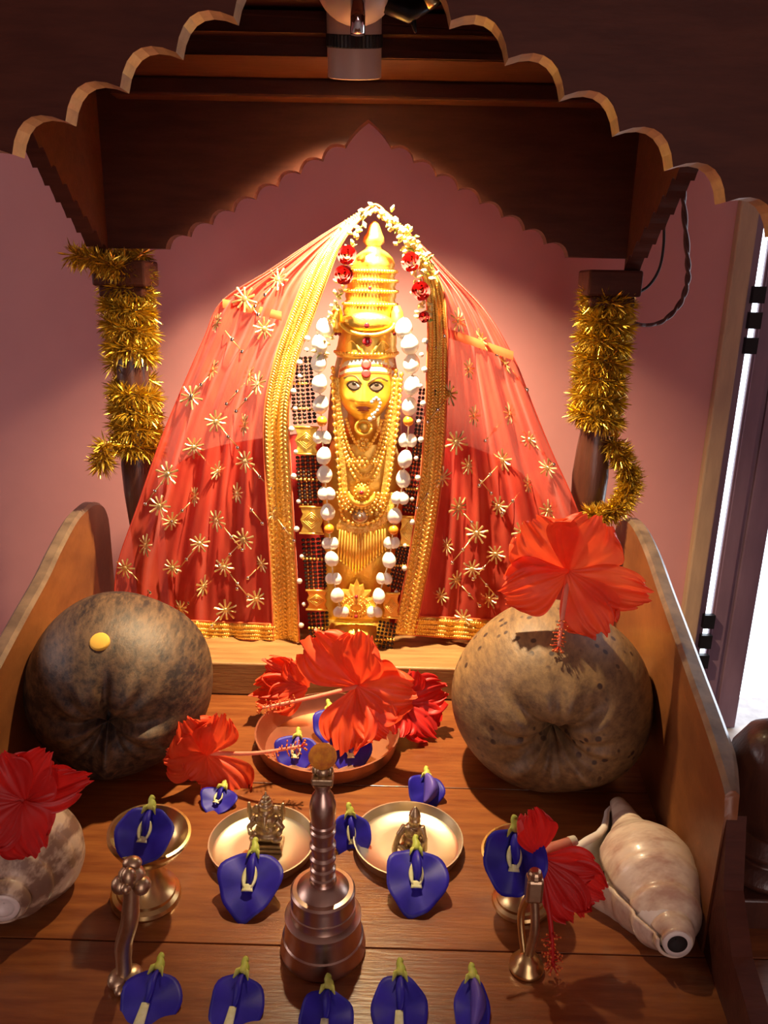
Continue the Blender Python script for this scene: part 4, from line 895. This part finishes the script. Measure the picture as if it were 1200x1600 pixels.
# ------------------------------------------------------------------ conch shells
def conch(name, label, spire, siphon, R, roll, m, zr, hole=True, extra=None):
    a, b = Vector(spire), Vector(siphon); axis = (b - a); L = axis.length; M = frame(axis, (0, 0, 1)) @ Matrix.Rotation(roll, 3, 'Z')
    T = thing(name, label, 'conch shell', a, 'conch shells', M.to_euler())
    tab = [(0, .26), (.03, .36), (.055, .39), (.065, .37), (.08, .45), (.14, .66), (.155, .68), (.17, .655), (.19, .70), (.26, .90), (.30, .95), (.315, .94), (.36, .99), (.44, 1.0), (.52, .93), (.60, .74), (.68, .52), (.76, .38), (.85, .29), (.93, .23), (1, .15)]
    def rad(t): return R * lerpt(tab, t)
    def win(t): return max(0, min(1, (t - .26) / .12)) * max(0, min(1, (1.0 - t) / .12))
    nu, nv = 72, 80
    def sp(t, q):                                    # q: 0..1 once round; the shell grows towards the lip at q = 1
        ang = q * 2 * pi; k = rad(min(1, max(0, t + .055 * (q - .5)))) * (1 + .62 * win(t) * max(0, (q - .45) / .55) ** 2)
        return Vector((k * cos(ang), k * sin(ang), L * t + .004 * (q - .5) * win(t)))
    outer = grid(lambda u, v: sp(v, u), nu, nv)
    o = mo('whorls', outer, m, T, world=False, solid=.0022)
    mo('inner_column', lathe([(rad(.06 + .94 * t / 40) * .90, L * (.06 + .92 * t / 40)) for t in range(41)], 40), 'shell_core', T, world=False)
    lip = [sp(t, 1.0) for t in [.28 + .66 * i / 40 for i in range(41)]]
    mo('lip', tube(lip, [.0022 + .0016 * sin(pi * i / 40) for i in range(41)], 8), 'shell_core', T, world=False)
    mo('lip_lining', grid(lambda u, v: sp(.28 + .66 * v, 1 - .22 * u) * 1.0 - Vector((sp(.28 + .66 * v, 1 - .22 * u).x, sp(.28 + .66 * v, 1 - .22 * u).y, 0)) * (.06 + .05 * u), 10, 40), 'shell_white', T, world=False)
    mo('spire_rim', lathe([(rad(0) * .72, -.001), (rad(0) * 1.0, -.002), (rad(0) * 1.08, .004), (rad(0) * .9, .007)], 26, caps=False), 'shell_core', T, world=False)
    mo('spire_hole', lathe([(.0005, .004), (rad(0) * .60, .003), (rad(0) * .76, -.0008)], 20, caps=False), 'hole_dark' if hole else 'shell_core', T, world=False)
    return T, M
sA = F(1058, 1474, .028); sB = P(966, 1256, F(975, 1290).y + .01)
conch('conch_shell', 'pale pink conch shell lying at the right edge of the shelf', sA, sB, .0435, radians(12), 'conch_pink', 0)
lA = F(4, 1418, .040); lB = F(70, 1225, .052)
LC, LM = conch('conch_shell', 'brown mottled conch shell at the left edge under a hibiscus', lA, lB, .050, radians(-25), 'conch_brown', 0, hole=False)
pt = P(22, 1328, .560)
tag(mo('paste_spot', ball(LM.transposed() @ (pt - lA), (.009, .009, .003), 14, 8), 'turmeric', LC, world=False), 'yellow paste spot')

# ------------------------------------------------------------------ hibiscus flowers
def petal_geo(n, e, L, W, p0, p1, ph, ruf, base_off=0.):
    nu, nv = 40, 22; tdir = n.cross(e); V = []
    cen, nor = [Vector((0, 0, 0))], []
    for j in range(nv + 1):
        s = j / nv; psi = p0 + (p1 - p0) * s ** 1.15; dr = n * cos(psi) + e * sin(psi); nor.append(n * sin(psi) - e * cos(psi))
        cen.append(cen[-1] + dr * (L / nv))
    def fn(u, v):
        t = 2 * u - 1; j = min(nv, int(v * nv + .5)); s = v
        w_ = W * ((.12 + .88 * sin(pi / 2 * min(1, s / .66)) ** 1.25) if s < .66 else sqrt(max(0, 1 - .62 * ((s - .66) / .34) ** 2.2)))
        sag = .17 * L * t * t * s ** 2.5
        fr_ = 1 + .04 * sin(9 * t + ph) + .022 * sin(23 * t + ph * 2)
        c = cen[j] * (fr_ if s > .6 else 1); dr = (cen[min(nv, j + 1)] - cen[max(0, j - 1)]).normalized()
        z = ruf * L * s ** 2.2 * (sin(5.5 * t + ph) * .60 + .45 * sin(11 * t + 2 * ph) + .40 * sin(21 * t + 1.3 * ph) * s) * (.5 + .5 * abs(t)) + ruf * L * .25 * s ** 4 * sin(33 * t + ph) + .035 * L * sin(14 * t + ph) * s * (1 - s) * 1.2
        z += .10 * L * t * t * s
        return c - dr * sag + tdir * (w_ * t * .5 * (1 + .03 * sin(8 * s + ph))) + nor[j] * z
    return grid(fn, nu, nv)
def hibiscus(label, basep, n, up, R, petals, stamen_end, m='hibiscus', calyx=True, tube_dir=None, stig=True):
    n = Vector(n).normalized(); M = frame(n, up); up_, ri = M.col[1], M.col[0]
    T = thing('hibiscus_flower', label, 'flower', basep, 'red hibiscus flowers')
    for i, (az, lf_, wf, p0, p1, ruf) in enumerate(petals):
        a = radians(az); e = up_ * cos(a) + ri * sin(a)
        mo('petal', shift(petal_geo(n, e, R * lf_, R * wf, radians(p0), radians(p1), i * 1.7 + len(label) * .37, ruf), basep + n * (.0016 * i)), m, T)
    if stamen_end is not None:
        b = Vector(stamen_end); mid = basep.lerp(b, .5) + n * (b - basep).length * .10
        p = spline([basep - n * .004, mid, b], 22); L = (b - basep).length
        st = mo('stamen_column', tube(p, [.0028 - .0012 * i / 21 for i in range(22)], 8), 'hibiscus_pink' if stig != 'deep' else m, T); an_, fi = [], []
        dirv = (p[-1] - p[-4]).normalized()
        for k in range(46):
            c = p[rnd.randint(13, 20)]; d_ = (Vector((rnd.uniform(-1, 1), rnd.uniform(-1, 1), rnd.uniform(-1, 1)))); d_ = (d_ - dirv * d_.dot(dirv)).normalized() + dirv * .25
            q = c + d_ * rnd.uniform(.004, .0085); an_.append(B(q, .0010, 5, 4)); fi.append(tube([c, q], .00035, 4))
        for k in range(5):
            a = 2 * pi * k / 5; u = dirv.orthogonal().normalized(); v = dirv.cross(u); q = p[-1] + dirv * .005 + (u * cos(a) + v * sin(a)) * .005; fi.append(tube([p[-1], q], .0006, 5)); an_.append(B(q, .0015, 6, 4))
        mo('filaments', join(fi), m, st); mo('anthers', join(an_), 'stripe_orange', st)
    if calyx:
        td = -n if tube_dir is None else Vector(tube_dir).normalized()
        p = [basep + td * t for t in (0, .010, .022, .030)]
        mo('flower_tube', tube(p, [.004, .006, .005, .0045], 10), m if tube_dir is None else 'hibiscus_pink', T); mo('calyx', tube([p[3], p[3] + td * .006], [.0048, .004], 10), 'ash_white' if tube_dir is not None else 'leaf', T)
    return T
# petals: (azimuth from up, length, width, start angle, end angle, ruffle)
hibiscus('large open hibiscus lying on top of the tan coconut', P(889, 893, .765), (-.24, -.90, .10), (0, 0, 1), .069,
         [(-40, 1.12, 1.18, 55, 88, .10), (20, 1.12, 1.18, 55, 84, .07), (-112, 1.08, .95, 60, 92, .12), (96, 1.25, .70, 62, 96, .09), (142, 1.05, .95, 60, 88, .08)], P(873, 1010, .715))
hibiscus('large open hibiscus on the copper tray with stamen pointing left', P(562, 1072, .815), (-.35, -.85, .30), (0, 0, 1), .070,
         [(-48, 1.22, 1.10, 55, 92, .12), (8, 1.12, 1.0, 50, 84, .10), (82, 1.18, 1.05, 58, 98, .13), (176, 1.10, 1.05, 60, 96, .12), (128, 1.0, .9, 60, 110, .10)], P(410, 1106, .745))
hibiscus('crumpled hibiscus hanging over the right rim of the copper tray', P(622, 1098, .850), (.45, -.70, .30), (0, 0, 1), .056,
         [(20, .9, 1.0, 40, 80, .16), (80, 1.1, 1.0, 45, 90, .16), (150, 1.05, 1.0, 45, 90, .16), (-60, .8, .9, 40, 75, .14), (-140, .8, .9, 45, 80, .14)], None, 'hibiscus_deep')
hibiscus('half closed hibiscus at the left rim of the copper tray', P(482, 1074, .868), (-.30, -.80, .25), (0, 0, 1), .056,
         [(-62, 1.15, .8, 60, 88, .22), (-30, .8, .8, 50, 85, .20), (-98, 1.2, .85, 60, 92, .24), (-125, .9, .8, 60, 90, .20)], None, 'hibiscus', calyx=False)
hibiscus('hibiscus leaning on the dark coconut with stamen pointing right', P(320, 1178, .742), (.35, -.80, .25), (0, 0, 1), .054,
         [(-25, 1.15, 1.15, 45, 84, .12), (-75, .95, 1.05, 50, 90, .12), (150, 1.25, 1.15, 55, 92, .12), (20, 1.1, .9, 50, 78, .14), (-125, .55, .8, 55, 95, .10)], P(470, 1166, .715), tube_dir=(-.75, -.20, -.42))
hibiscus('deep red hibiscus lying on the brown conch at the left edge', P(42, 1252, .545), (-.10, -.80, .45), (0, 0, 1), .049,
         [(30, 1.15, 1.05, 50, 86, .06), (66, 1.50, .75, 58, 92, .06), (-28, 1.0, 1.0, 50, 85, .06), (-95, 1.2, 1.1, 55, 95, .08), (140, .95, 1.1, 60, 96, .08), (-150, .8, .9, 60, 95, .08)], None, 'hibiscus_deep')
hibiscus('deep red hibiscus drooping beside the right brass cup', P(842, 1336, .530), (.15, -.80, .05), (0, 0, 1), .047,
         [(-14, 1.15, .75, 70, 92, .12), (122, 1.35, .95, 65, 92, .07), (100, 1.0, .9, 60, 96, .08), (148, 1.25, .85, 65, 92, .07)], P(864, 1508, .492), 'hibiscus_deep', tube_dir=(.85, .35, .12), stig='deep')

# ------------------------------------------------------------------ butterfly pea flowers
def pea(label, c, n, stem, W, H, fold=.0, cup_=.10, ph=0., throat=True, viol=False, streak=False):
    M = frame(n, stem); T = thing('butterfly_pea_flower', label, 'flower', c, 'blue butterfly pea flowers', M.to_euler())
    def fn(u, v):
        a = 2 * pi * u; r = v; ca, sa = cos(a), sin(a)
        k = 1 + .045 * sin(3 * a + ph) + .025 * sin(7 * a + 2 * ph) - .16 * max(0, sa) ** 4
        x, y = W * .5 * k * r * ca * (1 + .16 * sa - .10 * sa * sa), H * .5 * k * r * sa - H * .08
        return (x, y, fold * abs(x) + cup_ * W * (r * r) * (.22 + .25 * ca * ca) - .05 * H * r * r * max(0, -sa) + .03 * W * r * r * sin(5 * a + ph))
    g = grid(fn, 40, 8); mo('banner_petal', g, 'pea_blue', T, world=False, solid=.0005)
    z = lambda x, y: .0014 + fold * abs(x)
    if throat:
        for sg in (() if streak else (-1, 1)): mo('throat_mark', grid(lambda u, v: (sg * W * (.045 + (u * .075) * sin(pi * (.06 + .88 * v)) ** .7), H * (.13 - .30 * v), z(W * .1, 0) + .0022 + .0012 * sin(pi * u)), 5, 10), 'throat_white', T, world=False, solid=.0004)
        mo('throat_mark', grid(lambda u, v: ((u - .5) * W * (.13 + .05 * v), H * (-.12 - (.30 if streak else .10) * v), .0040 + .0008 * sin(pi * u)), 5, 4), 'throat_white', T, world=False, solid=.0004)
        kl = tube(spline([(0, H * .34, .002), (0, H * .16, .0065), (.001, -H * .02, .0055), (0, -H * .12, .003)], 10), [W * s_ for s_ in (.03, .055, .08, .095, .10, .095, .085, .07, .05, .025)], 10, .55); mo('keel_petal', kl, 'pea_violet' if viol else 'pea_blue', T, world=False)
    else:
        mo('folded_petal', grid(lambda u, v: (W * (-.05 + .42 * u * sin(pi * (.12 + .8 * v))), H * (.36 - .72 * v), .003 + .010 * sin(pi * u) * sin(pi * (.1 + .8 * v)) + fold * .2 * W), 8, 12), 'pea_violet', T, world=False, solid=.0005)
    mo('calyx', tube(spline([(0, H * .33, .002), (.0006, H * .42, .003), (-.0008, H * .49, .0035), (.001, H * .545, .003)], 9), [.0040, .0045, .0042, .0036, .0030, .0027, .0026, .0028, .0016], 8), 'stem_green', T, world=False)
    mo('sepals', join([tube([(0, H * .40, .003), (s_ * .004, H * .33, .005), (s_ * .006, H * .24, .004)], [.002, .0026, .0006], 6, .4) for s_ in (-1, 1)]), 'stem_green', T, world=False)
    return T
def onfloor(px, py, z=.006): return F(px, py, z)
UPN = (0, -.35, 1)
pea('open blue flower propped on the front rim of the left steel plate', F(391, 1371, .019), (-.05, -.42, .90), (.02, .90, .42), .058, .064, 0, .12, .3)
pea('open blue flower propped on the front rim of the right steel plate', F(650, 1366, .019), (.02, -.42, .90), (0, .90, .42), .057, .064, 0, .12, 1.4)
pea('folded blue flower between the bell and the right steel plate', F(548, 1300, .012), (.15, -.8, .6), (-.12, .6, .8), .038, .050, .35, .1, 2.2)
pea('blue flower seen from behind near the rim of the right plate', F(664, 1234, .010), (.15, -.6, .8), (.06, .8, .6), .040, .044, .2, .1, .9, False, True)
pea('blue flower in the left stemmed cup', P(228, 1297, .548), (0, -.62, .8), (.05, .8, .6), .050, .050, .1, .12, 2.9)
pea('blue flower resting on the right stemmed cup', P(803, 1336, .530), (-.10, -.8, .6), (.05, .6, .8), .052, .056, .25, .12, 1.9)
pea('blue flower partly hidden under the left hibiscus', F(342, 1248, .005), UPN, (.2, 1, .1), .040, .036, .1, .1, .2)
pea('blue flower lying in the left part of the copper tray', F(463, 1172, .014), (0, -.7, .7), (.05, .7, .7), .050, .046, .2, .1, .6, True, True)
pea('blue flower lying in the middle of the copper tray beside the marigold bud', F(547, 1168, .016), (.1, -.7, .7), (-.1, .7, .7), .048, .058, .2, .1, 1.1, True, True)
pea('blue flower lying in the copper tray under the large hibiscus petals', F(518, 1128, .020), (-.1, -.7, .7), (-.2, .7, .7), .048, .050, .1, .1, 1.7, True, True)
for (px, py, W, H, st, ph, lab, thr) in ((234, 1556, .047, .054, .10, .5, 'leftmost blue flower of the front row, beside the brass spoon', True), (369, 1562, .042, .054, .12, 1.2, 'second blue flower from the left in the front row', True), (509, 1582, .042, .046, .02, 2.0, 'blue flower in the front row directly below the bell', True),
        (624, 1567, .044, .056, .02, 2.6, 'second blue flower from the right in the front row', True), (738, 1568, .028, .050, .05, 3.3, 'rightmost blue flower of the front row, seen folded from the side', False)):
    pea(lab, F(px, py, .008), (.0, -.35, .95), (st, .95, .30), W, H, -.28, .10, ph, thr, False, True)
